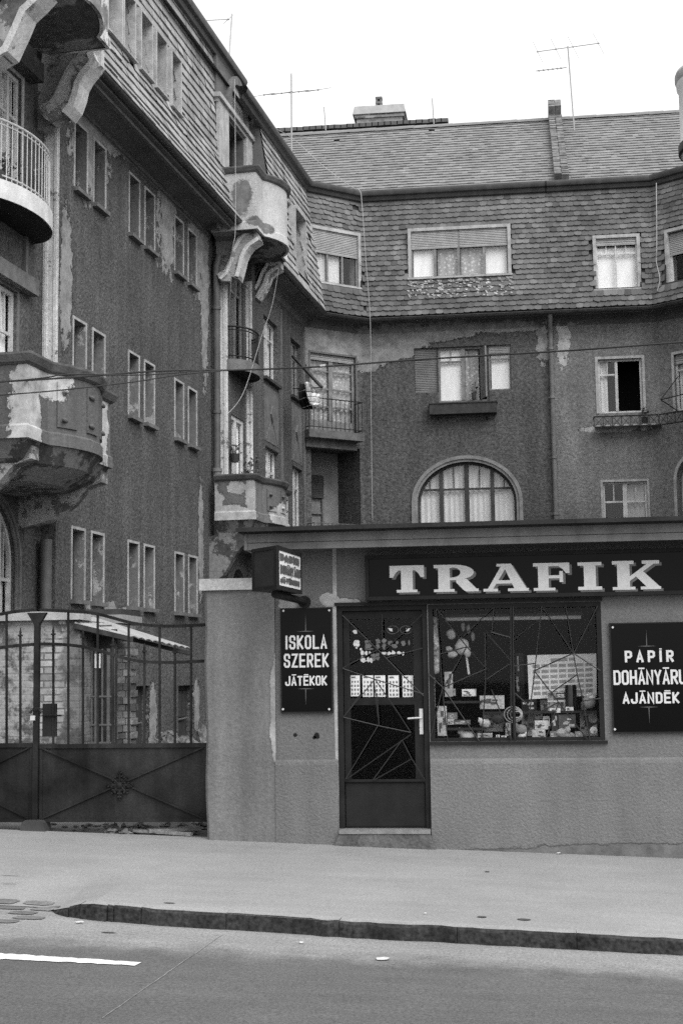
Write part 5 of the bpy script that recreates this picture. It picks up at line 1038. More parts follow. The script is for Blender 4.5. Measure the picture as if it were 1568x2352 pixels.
m = MB(); rnd = random.Random(4); a, b, z0, z1 = bw1   # whitewash splashed below the sill
wm = plain('lime_splash', .36, .9, .1, .5, 9, .3, 40, .4, 30, .4)
for k in range(190):
    s = rnd.uniform(a-.1, b+.1); zz = z0-.06-rnd.random()**1.4*.5; f = (zz-ZG)/(ZU-ZG); o_ = .5-.44*f+.034; w_ = rnd.uniform(.012,.05); h = rnd.uniform(.025,.075); m.poly([B.p(s-w_,zz,o_),B.p(s+w_,zz-.01,o_),B.p(s+w_*.8,zz-h,o_+.012),B.p(s-w_*.5,zz-h*.8,o_+.012)])
m.build('lime_splash', wm, back_b, kind='stuff')
m = MB(); m.box(L,20.12,28.15,10.985,11.06,.5,.57); m.box(L,20.4,28.15,10.9,11.0,.0,.05); m.build('soffit_moulding', TRIMD, left_b)
# ---- upper gutter and roofs
def box_gutter(par, pts):
    m = MB()
    for p, q in zip(pts, pts[1:]):
        d = (q-p).normalized(); nn = Vector((d.y,-d.x,0)); pr = [(0,-.16),(.1,-.13),(.13,-.04),(.2,-.02),(.235,.06),(.22,.12),(.16,.14),(-.05,.14)]; P = [p+nn*x+Z*z for x, z in pr]; m.strip(P, [x+(q-p)+d*.05 for x in P])
    m.build('box_gutter', ZINC, par, smooth=True)
ex = L.p(12, ZU, .5)
xg = lambda o, z, x: None
gs = L.px(545, 178, .2)[0]; gs2 = L.px(545, 178, .5)[0]; box_gutter(left_b, [L.p(12,ZU1,OT1), L.p(gs,ZU1,OT1)]); box_gutter(left_b, [L.p(gs2,ZU,.5), GT[1]]); box_gutter(back_b, [GT[1],GT[2],GTm]); box_gutter(right_b, [GTm,GT[3],GT[4]])
YR, ZR = 40.0, 17.42
m = MB(); rg = lambda X, sag=0: Vector((X, YR, ZR-sag)); e0 = Vector((-9.5,36.55,ZU+.1)); ev = lambda X: Vector((X,36.62,ZU+.1))
tiles(m, Vector((-8.6,36.62,ZU+.1)), ev(1.28), rg(-8.6), rg(1.32), .17, .185, None, .028, 12, False, None, .0004, wob=.007); 
rb_ = m.build('tiled_roof', ROOFTILE, back_b, tones=True)
m = MB(); tiles(m, ev(1.62), ev(9), rg(1.62), rg(9), .17, .185, None, .028, 13, False, None, .0004, wob=.007); m.build('tiled_roof', ROOFTILE, right_b, tones=True)
for par, xa, xb in ((back_b,-8.6,1.45),(right_b,1.45,9)):
    m = MB(); m.poly([Vector((xa,36.6,ZU+.06)),Vector((xb,36.6,ZU+.06)),Vector((xb,YR,ZR-.04)),Vector((xa,YR,ZR-.04))]); m.poly([Vector((xa,YR,ZR-.04)),Vector((xb,YR,ZR-.04)),Vector((xb,46,13.5)),Vector((xa,46,13.5))]); m.build('roof_boarding', RAF, par)
    m = MB(); rnd = random.Random(5); n = int((xb-xa)/.36)
    for i in range(n):
        X = xa+(xb-xa)*i/n; pr = [Vector((X,YR+.13*math.cos(t),ZR-.05+.12*math.sin(t)+rnd.uniform(0,.012))) for t in arc(6,0,math.pi)]; m.strip(pr, [p+Vector(((xb-xa)/n+.03,0,.006)) for p in pr], rnd.uniform(.4,.75))
    m.build('ridge_tiles', ROOFTILE, par, tones=True)
m = MB(); m.poly([L.p(10,ZU+.1,.25),L.p(40,ZU+.1,.45),L.p(40,17.3,-4.4),L.p(10,17.3,-4.4)]); m.poly([L.p(10,17.3,-4.4),L.p(40,17.3,-4.4),L.p(40,14,-9),L.p(10,14,-9)]); m.poly([L.p(10,10.9,-.25),L.p(10,ZU+.1,.2),L.p(10,17.3,-4.4),L.p(10,14,-9),L.p(10,10.9,-9)]); m.build('tiled_roof', plain('far_tiles', .15, .85), left_b)
# brick fire wall up the roof between the two wings
m = MB(); rnd = random.Random(2); nrm = Vector((0,-(ZR-ZU),(YR-36.6))).normalized(); dr = (rg(0)-ev(0)); ln = dr.length; dr.normalize(); n = int(ln/.085)
for i in range(n+5):
    for j in range(2):
        c = Vector((1.26+.186*j, 36.62, ZU+.1))+dr*(i*ln/n); h = .3+.04*rnd.random()+(.25 if i > n-3 else 0); w_ = rnd.uniform(.165,.185)
        a = [c+Vector((x,0,0))+nrm*-.1+dr*y for x, y in ((0,0),(w_,0),(w_,.078),(0,.078))]; m.hexa(a, [p+nrm*(h+.0) for p in a], rnd.uniform(.2,.8))
m.build('fire_wall', BRICKOLD, right_b, tones=True)
# ridge of the house behind, with its broad chimney
y2 = 43.5; zq = on_plane(1027,281,(0,y2,0),(0,1,0)); za = on_plane(655,300,(0,y2,0),(0,1,0)); m = MB()
rear = thing('rear_house', 'roof ridge of a house behind, with one broad brick chimney', 'house', (-3,45,0))
m.poly([Vector((-9,y2,za.z-.1)),Vector((zq.x,y2,zq.z)),Vector((zq.x,y2-4,zq.z-3)),Vector((-9,y2-4,za.z-3.1))]) if False else None
m.poly([Vector((-9,y2,za.z-.05)),Vector((zq.x,y2,zq.z)),Vector((zq.x,y2+5,zq.z-3)),Vector((-9,y2+5,za.z-3))]); m.poly([Vector((-9,y2-2.2,za.z-1.7)),Vector((zq.x,y2-2.2,zq.z-1.7)),Vector((zq.x,y2,zq.z)),Vector((-9,y2,za.z-.05))])
m.poly([Vector((zq.x,y2-2.2,-.4)),Vector((zq.x,y2-2.2,zq.z-1.7)),Vector((zq.x,y2,zq.z)),Vector((zq.x,y2+5,zq.z-3)),Vector((zq.x,y2+5,-.4))]); rr = m.build('roof', plain('dark_rear_roof', .07, .8, .2, .4, 4, .3, 30), rear)
m = MB(); rnd = random.Random(3)
for i in range(36):
    f0, f1 = i/36, (i+1)/36+.004; p = Vector((-9,y2,za.z-.02)).lerp(Vector((zq.x,y2,zq.z+.03)), f0); q = Vector((-9,y2,za.z-.02)).lerp(Vector((zq.x,y2,zq.z+.03)), f1); m.bar(p+Z*rnd.uniform(0,.02), q+Z*rnd.uniform(0,.02), .26, .12)
m.build('ridge', plain('rear_ridge', .1, .8), rr)
C = lambda x, y: on_plane(x, y, (0,44.2,0), (0,1,0)); CF = Frame((0,44.2,0), (1,0,0)); x0, x1, zt, zb = C(814,262).x, C(928,262).x, C(870,262).z, C(870,300).z
BRK2 = NT('chimney_brick'); 
bt = BRK2.n('TexBrick'); mp = BRK2.vec('MULTIPLY', BRK2.pos, (1,1,1)); sx = BRK2.n('SeparateXYZ'); BRK2.l(mp, sx.inputs[0]); cx_ = BRK2.n('CombineXYZ'); BRK2.l(BRK2.math('ADD', sx.outputs[0], sx.outputs[1]), cx_.inputs[0]); BRK2.l(sx.outputs[2], cx_.inputs[1]); BRK2.l(cx_.outputs[0], bt.inputs['Vector'])
bt.inputs['Scale'].default_value = 1; bt.inputs['Brick Width'].default_value = .27; bt.inputs['Row Height'].default_value = .095; bt.inputs['Mortar Size'].default_value = .012
for i_, g_ in ((1,.12),(2,.3),(3,.3)): bt.inputs[i_].default_value = (g_,g_,g_,1)
bwn = BRK2.n('RGBToBW'); BRK2.l(bt.outputs[0], bwn.inputs[0]); CHB = BRK2.done(BRK2.math('MULTIPLY', bwn.outputs[0], BRK2.math('MULTIPLY_ADD', BRK2.math('SUBTRACT', BRK2.noise(3), .5), 1.5, 1.0)), .9, .1)
m = MB(); m.box(CF,x0+.06,x1-.06,zb-2.5,zt-.12,-.6,0); m.box(CF,x0+.0,x1-.0,zt-.12,zt,-.65,.05); ch = m.build('chimney', CHB, rr)
m = MB(); zc = C(870,243).z; a = [CF.p(x0-.06,zt,.1),CF.p(x1+.06,zt,.1),CF.p(x1+.06,zt,-.7),CF.p(x0-.06,zt,-.7)]; b = [CF.p(x0,zc,.06),CF.p(x1,zc,.06),CF.p(x1,zc,-.66),CF.p(x0,zc,-.66)]; m.hexa(a, b); m.build('chimney_cap', plain('pale_cap', .4, .8, .2, .15), rr)
m = MB(); xc = C(868,230).x; zt2 = C(868,216).z
for dx, dy in ((-.07,-.07),(.07,-.07),(.07,.07),(-.07,.07)): m.box(CF,xc+dx-.03,xc+dx+.03,zc-.05,zt2-.04,-.3+dy-.03,-.3+dy+.03)
for zz in (zc+.02, (zc+zt2)/2, zt2-.04): m.box(CF,xc-.11,xc+.11,zz-.035,zz+.035,-.41,-.19)
m.build('chimney_pot', TRIMD, rr)
# ---- downpipes
def downpipe(par, pts, r_, mat, rings=()):
    m = MB(); m.tube(pts, r_, 10); 
    for p in rings: m.tube([p-Z*.035, p+Z*.035], r_+.018, 10); m.bar(p, p+Vector((-.12,.06,0)), .02)
    m.build('downpipe', mat, par, smooth=True)
q = [L.p(28.36, L.px(487,y,.12)[1], .13) for y in (700,940,1075,1130,1240)]
downpipe(left_b, [L.p(28.36,10.55,.2),L.p(28.36,10.3,.13),L.p(28.36,5.9,.13)], .075, plain('grey_pipe', .1, .5, .4, .3, 4), q[:2]); downpipe(left_b, [L.p(28.36,5.92,.13),L.p(28.36,5.6,.14),L.p(28.36,-.2,.14)], .088, ZINCPALE, q[2:])
downpipe(left_b, [L.p(20.22,3.75,-.1),L.p(20.22,-.3,-.1)], .09, plain('left_pipe', .12, .5, .4, .2), [L.p(20.22,L.px(110,1195,-.1)[1],-.1)])
zz = [B.px(1268,y,.12)[1] for y in (800,912,1050,1180)]; xp = B.px(1267,900,.1)[0]
downpipe(back_b, [B.p(xp,10.85,.5),B.p(xp,10.5,.2),B.p(xp,10.2,.1),B.p(xp,-.2,.1)], .06, ZINCPALE, [B.p(xp,z,.1) for z in zz])
# planters under the windows
pb = quadpx(B, 985, 928, 1140, 946, .3); m = MB(); m.box(B,pb[0],pb[1],pb[2],pb[3],.01,.28); m.box(B,pb[0]-.02,pb[1]+.02,pb[3],pb[3]+.03,.0,.3); t = m.build('sill_planter', plain('dark_planter', .05, .8, .2, .3, 6, .3, 30), back_b)
for x in (1005, 1117): s, z = B.px(x, 955, .1); MB().tube([B.p(s,z+.06,.2),B.p(s,z-.02,.12),B.p(s,z-.1,.02)], .015, 6).build('planter_bracket', IRON, t)
pb = quadpx(B, 1363, 957, 1500, 976, .3); XQ = XR-.1; m = MB()
def guard(F, a, b, z0, z1, o):
    for zq_ in (z0, z1): m.bar(F.p(a,zq_,o), F.p(b,zq_,o), .03)
    n = max(2, int((b-a)/.22))
    for i in range(n+1): s = a+(b-a)*i/n; m.bar(F.p(s,z0,o), F.p(s,z1,o), .016)
    for i in range(n): s = a+(b-a)*i/n; t_ = a+(b-a)*(i+1)/n; m.bar(F.p(s,z0,o), F.p(t_,z1,o), .01); m.bar(F.p(t_,z0,o+.003), F.p(s,z1,o+.003), .01)
guard(B, pb[0], XQ, pb[2], pb[3], .26); m.bar(B.p(pb[0],pb[3],.26), B.p(pb[0],pb[3],0), .02); guard(E_, .1, EL, pb[2], pb[3], .26); gd = m.build('sill_guard', IRON, right_b)
m = MB(); m.box(B,pb[0]+.03,XR,pb[2]+.02,pb[2]+.05,.0,.25); m.build('guard_shelf', TRIM, gd)
s_, z_ = E_.px(1555, 905, .0); m = MB(); tip = E_.p(s_-.1, z_+.1, .62); tip = on_plane(1516,918,E_.p(0,0,.7),E_.n)
for x, y in ((1556,865),(1570,905),(1557,945)): m.tube([tip, on_plane(x, y, E_.p(0,0,.02), E_.n)], .014, 6)
m.build('drying_bracket', IRON, right_b)
# white turret-like bay on the right-hand edge
TC = Vector((4.60, 30, 0)); zy = lambda y: on_plane(1600, y, (0,29.4,0), (0,1,0)).z
pr = [(.1,zy(860)),(.45,zy(830)),(.72,zy(770)),(.78,zy(740)),(.76,zy(480)),(.76,zy(455)),(.86,zy(448)),(.88,zy(420)),(.82,zy(400)),(.82,zy(335)),(.9,zy(330)),(.9,zy(305)),(.88,zy(300)),(.88,zy(180)),(.92,zy(175)),(.93,zy(140)),(.8,zy(138)),(0,zy(134))]
m = MB(); m.lathe(TC, pr, 40); tb = m.build('bay_turret', plain('white_turret', .72, .75, .2, .1, 3, .1, 30), right_b, smooth=True)
m = MB(); m.lathe(TC, [(.89,zy(333)),(.935,zy(328)),(.935,zy(310)),(.89,zy(304))], 40); m.build('rim', IRON, tb, smooth=True); m = MB(); m.lathe(TC, [(.92,zy(165)),(.95,zy(158)),(.95,zy(146)),(.9,zy(140))], 40); m.build('rim', TRIM, tb, smooth=True)
# ---------------------------------------------------------------- things on and around the houses
AER = plain('aerial_tube', .33, .5, .5, .1)
def aerial(label, base, top, booms, r_=.022):
    t = thing('tv_aerial', label, 'tv aerial', base, 'television aerials on the roofs'); MB().tube([base, top], r_, 8).build('mast', AER, t)
    for pa, pb, els in booms:
        m = MB(); m.tube([pa, pb], .014, 6); m.build('boom', AER, t); m = MB()
        for f, v in els: c = pa.lerp(pb, f); m.tube([c-v, c+v], .009, 5); m.blob(c, .03, 1, 0, 4)
        m.build('dipole', AER, t)
q = lambda x, y, Y: on_plane(x, y, (0,Y,0), (0,1,0))
b_ = q(670,412,37.6); v = q(700,247,37)-q(664,201,37); v = Vector((.38,-.5,-.18))
aerial('tall left aerial standing where the two roofs meet', b_, q(669,169,37.6), [(q(604,218,37.5), q(734,206,37.8), [(.02,v),(.33,v),(.63,v*.9),(.97,v*1.15)])])
b_ = q(1318,300,38.9); v = Vector((.12,-.25,-.42))
aerial('right aerial with two booms beside the fire wall', b_, q(1303,106,38.9), [(q(1231,119,38.8), q(1376,99,39), [(.02,v),(.31,v),(.58,v*1.05),(.98,v)]), (q(1230,163,38.8), q(1300,155,39), [(f, Vector((.03,-.05,-.04))) for f in (.1,.25,.4,.55,.7,.82)])], .02)
b_ = L.p(27, 15.2, -.6); tp = on_plane(533,32,L.p(0,0,-.8),L.n); ba = on_plane(525,58,L.p(0,0,-.6),L.n)
aerial('small tilted aerial at the top over the left roof gutter', L.p((ba-L.o).dot(L.u), 15.0, -.7), Vector(tp), [(on_plane(470,47,L.p(0,0,-.8),L.n), on_plane(527,44,L.p(0,0,-.8),L.n), [(.95,Vector((.1,.1,.15)))])], .02)
for k, (x, y0, y1, lb) in enumerate([(745,300,246,'thin wire post on the roof ridge left of the chimney'),(993,285,226,'thin wire post on the dark ridge right of the chimney')]):
    MB().tube([q(x+3,y0,42), q(x-1,y1,42)], .018, 6).build('wire_post', AER, None, label=lb, category='roof post', group='posts carrying roof wires')
CORD = plain('pale_cord', .36, .7, .2, .1); CABLE = plain('black_cable', .03, .6, .3, .1)
def cord(name, label, pts, r_, mat, cat='cable', group=None):
    P = [Vector(p) for p in pts]; S = []
    for i in range(len(P)-1):
        for k in range(8):
            f = k/8; a, b, c, d = P[max(i-1,0)], P[i], P[i+1], P[min(i+2,len(P)-1)]; S.append(.5*((2*b)+(c-a)*f+(2*a-5*b+4*c-d)*f*f+(3*b-a-3*c+d)*f**3))
    S.append(P[-1]); o = MB().tube(S, r_, 6).build(name, mat, None, label=label, category=cat)
    if group: o['group'] = group
    return o
cord('aerial_cable', 'pale aerial cable sagging down the tiled roof and hanging before the back wall', [q(612,285,37),q(672,318,38.5),q(735,375,37.6),q(800,425,36.5),q(825,437,36.2),q(831,470,36.05),q(840,600,35.9),q(850,740,35.75),q(852,960,35.9),q(855,1195,35.9)], .009, CORD)
cord('aerial_cable', 'light cord looping down from the attic balcony beside the left downpipe', [L.p(27.2,13.9,.9),on_plane(541,505,L.p(0,0,1.1),L.n),on_plane(535,570,L.p(0,0,1.1),L.n),on_plane(528,690,L.p(0,0,.9),L.n),on_plane(526,745,L.p(0,0,.8),L.n)], .006, CORD)
cord('aerial_cable', 'slack pair of cords tied from the bracket end to the small round balcony', [on_plane(641,612,L.p(0,0,1.0),L.n),on_plane(625,700,L.p(0,0,.95),L.n),on_plane(600,775,L.p(0,0,.78),L.n),on_plane(560,900,L.p(0,0,.7),L.n),on_plane(522,952,L.p(0,0,.6),L.n)], .0065, CORD)
cord('aerial_cable', 'pale cable running down the right mansard to its small windows', [q(1506,420,36.2),q(1507,560,36.0),q(1506,600,36.05),q(1514,640,36.0),q(1508,668,36.0)], .012, CORD)
Yc = 20
cord('overhead_cable', 'twisted black cable crossing the yard in front of the back wing', [q(-60,880,Yc-3),q(150,868,Yc-2.2),q(370,852,Yc-1),q(540,850,Yc),q(740,842,Yc),q(960,826,Yc),q(1260,808,Yc-.4),q(1420,797,Yc-.8),q(1700,775,Yc-1)], .013, CABLE, 'cable', 'cables over the yard')
cord('overhead_cable', 'thin black cable sloping across the big peeling balcony', [q(-60,884,Yc-3.4),q(100,868,Yc-3.2),q(160,860,Yc-3.1),q(330,861,Yc-2),q(480,850,Yc-1)], .008, CABLE, 'cable', 'cables over the yard')
cord('overhead_cable', 'lowest thin cable at left rising to join the twisted one', [q(-60,912,Yc-3.6),q(120,898,Yc-3.3),q(300,878,Yc-2.2),q(420,860,Yc-1.4),q(520,851,Yc-.2)], .008, CABLE, 'cable', 'cables over the yard')
o = MB(); m = o; m.tube([q(735,840.5,Yc-.03), q(747,839.5,Yc-.03)], .016, 6); m.build('cable_clip', plain('pale_clip', .6), None, label='pale clip on the twisted cable above the laundry', category='cable clip')
# laundry on a pole from the second window of the left wing
pw = on_plane(668,830,L.p(0,0,.45),L.n); t = thing('laundry_pole', 'dark pole sticking out of the wall above the washing', 'pole', pw)
tip = on_plane(739,890,L.p(0,0,1.55),L.n); a0 = on_plane(672,818,L.p(0,0,.45),L.n); m = MB(); m.bar(a0, tip, .06); m.build('pole', WOODDARK, t)
m = MB(); m.tube([tip, on_plane(672,893,L.p(0,0,.45),L.n)], .012, 5); m.build('line', IRON, t)
def cloth(label, pts_px, o, mat, seed, wv=.05):
    P = [on_plane(x, y, L.p(0,0,o), L.n) for x, y in pts_px]; rnd = random.Random(seed); c = sum(P, Vector())/len(P); m = MB(); n = 10
    rows = []
    h = len(P)//2; left = P[:h]; right = P[h:][::-1]
    for a, b in zip(left, right):
        rows.append([a.lerp(b, i/n)+L.n*wv*math.sin(i*1.9+seed)+U5*wv*.6*math.cos(i*1.5) for i in range(n+1)])
    for a, b in zip(rows, rows[1:]): m.strip(a, b)
    ob = m.build('laundry', mat, None, smooth=True, label=label, category='laundry', group='washing hung over the back yard'); ob.modifiers.new('t', 'SOLIDIFY').thickness = .008; s_ = ob.modifiers.new('s', 'SUBSURF'); s_.levels = s_.render_levels = 1; return ob
cloth('white crumpled shirt hanging on the pole', [(700,876),(699,900),(702,912),(706,922),(713,932),(726,930),(734,926),(730,912),(733,904),(706,876)], 1.15, plain('white_cloth', .72, .9, .1, .25, 6, .3, 20), 1, .05)
cloth('dark garment hanging left of the white shirt', [(690,882),(686,900),(686,918),(692,938),(697,941),(716,940),(714,930),(704,912),(700,895),(698,880)], 1.0, plain('dark_cloth', .012, .9, .1, .2), 2, .05)
# potted plants
LEAF = plain('grey_leaf', .07, .7, .3, .3, 10, 0, 40, .2); POT = plain('dark_pot', .05, .7, .3, .2); CLAY = plain('clay_pot', .12, .7, .3, .2)
def plant(label, p, h, r_, n, seed, potm=None, trough=0):
    t = thing('potted_plant', label, 'plant', p, 'plants on balconies and sills'); rnd = random.Random(seed); m = MB()
    if trough: m.box(Frame(p, U5, N5), -trough/2, trough/2, 0, .16, -.08, .08)
    else: m.lathe(p, [(0,0),(r_*.6,0),(r_*.85,.16),(r_*.9,.18),(r_*.7,.18),(0,.15)], 12)
    m.build('pot', potm or POT, t); m = MB()
    for k in range(n):
        a = rnd.uniform(0, 6.28); c = p+Vector((math.cos(a)*rnd.uniform(0,r_), math.sin(a)*rnd.uniform(0,r_), .16+rnd.random()*h))
        if trough: c += U5*rnd.uniform(-trough/2, trough/2)
        d = Vector((rnd.uniform(-1,1),rnd.uniform(-1,1),rnd.uniform(.1,1))).normalized(); e = d.orthogonal().normalized(); l_ = rnd.uniform(.05,.11); m.poly([c, c+d*l_*.5+e*l_*.3, c+d*l_, c+d*l_*.5-e*l_*.3], rnd.random())
    for k in range(5): m.tube([p+Z*.15, p+Vector((rnd.uniform(-r_,r_),rnd.uniform(-r_,r_),.16+h*.8))], .006, 4)
    m.build('leaves', LEAF, t); return t
plant('low trough of plants on the white railed balcony at the left edge', L.p(18.2,8.6,.1), .28, .12, 60, 1, POT, .9)
plant('dark pot with trailing plant on the strip beside the bay window', L.p(28.7,6.12,.42), .22, .12, 26, 2)
plant('upright leafy plant over the mottled parapet', L.p(29.2,5.6,.75), .55, .2, 50, 3, CLAY)
plant('small plant at the corner of the mottled parapet', L.p(28.5,5.62,.75), .3, .14, 24, 4, CLAY)
plant('single pot plant on the sill of the open sash window', B.p((bmid[0]*.3+bmid[1]*.7), bmid[2]+.03, .08), .25, .08, 22, 5)
plant('thin spiky plant at the end of the sill guard under the open dark window', B.p(B.px(1480,955,.2)[0], pb[2]+.05, .13), .3, .1, 24, 6)

# ---------------------------------------------------------------- low brick hut behind the gate
S_ = Frame((0,17,0), (1,0,0)); hx = lambda x, y, o=0: S_.px(x, y, o)
hut = thing('brick_hut', 'low hut of patched brick with a pale coping and barred dark front behind the gate', 'hut', (-5.6,17.5,.1))
xr = hx(182,1560)[0]; zt = hx(100,1425)[1]; HUTM = NT('patched_hut_wall')
t_ = HUTM; bt = t_.n('TexBrick'); sx = t_.n('SeparateXYZ'); t_.l(t_.pos, sx.inputs[0]); cc = t_.n('CombineXYZ'); t_.l(t_.math('ADD', sx.outputs[0], sx.outputs[1]), cc.inputs[0]); t_.l(sx.outputs[2], cc.inputs[1]); t_.l(cc.outputs[0], bt.inputs['Vector'])
bt.inputs['Scale'].default_value = 1; bt.inputs['Brick Width'].default_value = .27; bt.inputs['Row Height'].default_value = .085; bt.inputs['Mortar Size'].default_value = .012; bt.inputs['Mortar Smooth'].default_value = .3
for i_, g_ in ((1,.28),(2,.5),(3,.16)): bt.inputs[i_].default_value = (g_,g_,g_,1)
bw_ = t_.n('RGBToBW'); t_.l(bt.outputs[0], bw_.inputs[0]); xx = t_.math('ADD', sx.outputs[0], t_.math('MULTIPLY', t_.math('SUBTRACT', t_.noise(3,5,.6), .5), .5))
xa, xb_ = hx(82,1500)[0], hx(142,1500)[0]
br = t_.math('MULTIPLY', t_.ramp(xx, xa-.03, xa+.03), t_.math('SUBTRACT', 1.0, t_.ramp(xx, xb_-.03, xb_+.03)))
pl = t_.math('ADD', t_.mix(t_.ramp(t_.noise(2.6,9,.72,seed=2), .44, .54), .12, .36), t_.math('MULTIPLY', t_.math('SUBTRACT', t_.noise(20,5,.7,seed=9), .5), .35))
dk = t_.ramp(xx, xb_-.03, xb_+.06); pl = t_.mix(t_.math('MULTIPLY', dk, .6), pl, .1)
over = t_.ramp(t_.noise(2.6,9,.72,seed=5), .5, .55); col = t_.mix(t_.math('MULTIPLY', br, t_.math('SUBTRACT', 1.0, t_.math('MULTIPLY', over, .9))), pl, t_.math('MULTIPLY', bw_.outputs[0], t_.math('MULTIPLY_ADD', t_.math('SUBTRACT', t_.noise(5,4,seed=7), .5), 1.8, 1.0)))
HUTW = t_.done(t_.math('MAXIMUM', col, .02), .9, .1, t_.math('ADD', bw_.outputs[0], t_.math('MULTIPLY', t_.noise(25,3,seed=4), .4)), .5, .03)
m = MB(); m.box(S_,-9,xr,-.2,zt,-.25,0); m.box(S_,xr-.25,xr-.001,-.2,zt,-2.6,-.251); m.build('wall', HUTW, hut)
m = MB(); m.box(S_,-9.1,hx(188,1415)[0],zt,hx(100,1405)[1],-.4,.08); m.build('coping', plain('pale_coping', .42, .8, .2, .2, 5, .2, 40), hut)
# dark barred front on the right, brick post, sheet canopy
xd = hx(262,1600,-.6)[0]; m = MB(); m.box(S_,xr-.002,xd,-.2,zt-.1,-.75,-.7); m.build('board_front', WOODDARK, hut)
m = MB()
for i, x in enumerate((185,196,212,222,236,250,262)): m.bar(S_.p(hx(x,1600,-.5)[0],.1,-.5), S_.p(hx(x,1500,-.5)[0],zt-.35,-.5), .035 if i%2 else .02)
for y in (1438,1600,1665,1706): m.bar(S_.p(xr,hx(200,y,-.5)[1],-.49), S_.p(xd,hx(200,y,-.5)[1],-.49), .02)
m.build('bar_grille', IRONPALE, hut)
s, z = hx(224,1505,-.45); MB().box(S_,s-.04,s+.035,z-.16,z+.02,-.48,-.47).build('paper_notice', plain('notice_paper', .7, .8, .1, .05), hut)
bm = MB(); rnd = random.Random(5); xq0, xq1 = hx(266,1600,-.8)[0], hx(302,1600,-.8)[0]
for i in range(24):
    z0 = -.1+i*.088
    for j in range(2):
        a = xq0+(xq1-xq0)*(j*.5)+(.03 if i%2 else 0); bm.box(S_,a+.004,min(a+(xq1-xq0)*.5-.004,xq1+.02),z0+.004,z0+.083,-1.05+rnd.uniform(-.01,.01),-.78+rnd.uniform(-.012,.012),rnd.uniform(.2,1))
bm.build('brick_post', plain('mixed_brick', .13, .9, .1, .4, 8, .4, 30, .3, 50, 0, tone=.8), hut, tones=True)
m = MB(); A0 = S_.p(*hx(172,1431,.1),.1); A1 = q(216,1419,18.1); B1 = q(440,1490,20.4); B0 = q(302,1462,17.9); n = 9
for k in range(n*2):
    f0, f1 = k/(n*2), (k+1)/(n*2); zz = lambda f, kk: Z*(.02 if kk % 2 else 0); a, b = A0.lerp(A1, f0)+zz(f0,k), A0.lerp(A1, f1)+zz(f1,k+1); c, d = B0.lerp(B1, f1)+zz(f1,k+1), B0.lerp(B1, f0)+zz(f0,k); m.poly([a,b,c,d])
cn = m.build('canopy', plain('pale_corrugated_sheet', .34, .6, .3, .25, 3, .1, 40, .15), hut); cn.modifiers.new('t','SOLIDIFY').thickness = .012
m = MB(); m.bar(A0-Z*.04, B0-Z*.04, .06); m.bar(A0-Z*.05, S_.p(hx(300,1470,-.9)[0],hx(300,1470,-.9)[1]-.0,-.9), .05); m.bar(S_.p(xr-.1,hx(180,1450,-1)[1],-1.2), q(438,1497,20.3)-Z*.03, .05); m.build('canopy_beam', WOODDARK, hut)
m = MB(); m.box(S_,hx(195,1400,-2)[0],hx(283,1400,-2)[0],hx(240,1432,-2)[1],hx(240,1412,-2)[1],-3.0,-2); m.build('rear_wall_top', plain('rear_top', .3, .85), hut); m = MB(); m.box(S_,hx(200,1400,-2.2)[0],hx(285,1400,-2.2)[0],hx(240,1418,-2.2)[1],hx(240,1400,-2.2)[1],-3,-2.1); m.build('rear_board', WOODDARK, hut)
m = MB(); rnd = random.Random(12); STONE = plain('rubble_stone', .16, .95, .1, .5, 5, .4, 20, .4, 30)
for k in range(60):
    x = rnd.uniform(345,470); p = q(x, 1712, rnd.uniform(20,24)); p.z = rnd.uniform(.1,.75)*(.5+.5*math.sin(x*.07)**2); m.blob(p, (rnd.uniform(.08,.22),rnd.uniform(.1,.2),rnd.uniform(.06,.16)), k, .45, 6)
m.build('rubble_bank', STONE, None, kind='stuff')

# ---------------------------------------------------------------- goods in the shop window and on the door
def kp(x, y, o): return K.p(*K.px(x, y, o), o)
SHELFM = plain('dark_shelf', .03, .7, .2, .2); PAPER = plain('printed_paper', .6, .8, .1, .15, 10, 0, 40, .2, 25)
t = thing('display_shelf', 'low dark display shelf behind the shop window', 'shelf', K.p(0,.95,-.5)); zf = WZ0+.015
m = MB(); m.box(K,WX0+.02,WX1-.03,zf-.03,zf,-1.1,-.16); m.build('shelf_board', SHELFM, t); zl = K.px(1060,1610,-.4)[1]; zl2 = K.px(1040,1671,-.4)[1]
m = MB(); m.box(K,WX0+.12,WX0+.48,zl-.02,zl,-.6,-.3); m.box(K,WX0+.1,WX0+.52,zl2-.02,zl2,-.6,-.25); m.box(K,cs-.3,WX1-.05,K.px(1260,1633,-.4)[1]-.02,K.px(1260,1633,-.4)[1],-.62,-.33); m.build('riser_board', SHELFM, t)
zr = K.px(1260,1633,-.4)[1]
GR = plain('grid_grey', .35, .8)
def cal():
    t = thing('wall_calendar', 'large white year calendar poster hanging at the right of the shop window', 'calendar', kp(1290,1600,-.55)); o = -.55
    P = [kp(1210,1505,o),kp(1368,1501,o),kp(1369,1597,o),kp(1214,1606,o)]; MB().ext([P[3],P[2],P[1],P[0]], K.n*.003).build('sheet', plain('calendar_paper', .85, .8, .1, .05), t)
    m = MB()
    for i in range(7):
        for j in range(6):
            f = lambda u, v: P[0].lerp(P[1], u).lerp(P[3].lerp(P[2], u), v)+K.n*.004; u0, v0 = .07+i*.128, .22+j*.125; m.poly([f(u0,v0),f(u0+.105,v0),f(u0+.105,v0+.075),f(u0,v0+.075)])
    m.poly([f(.34,.09),f(.58,.08),f(.58,.16),f(.34,.17)]); m.poly([f(.6,.08),f(.69,.08),f(.69,.15),f(.6,.15)]); m.build('print', GR, t)
cal()
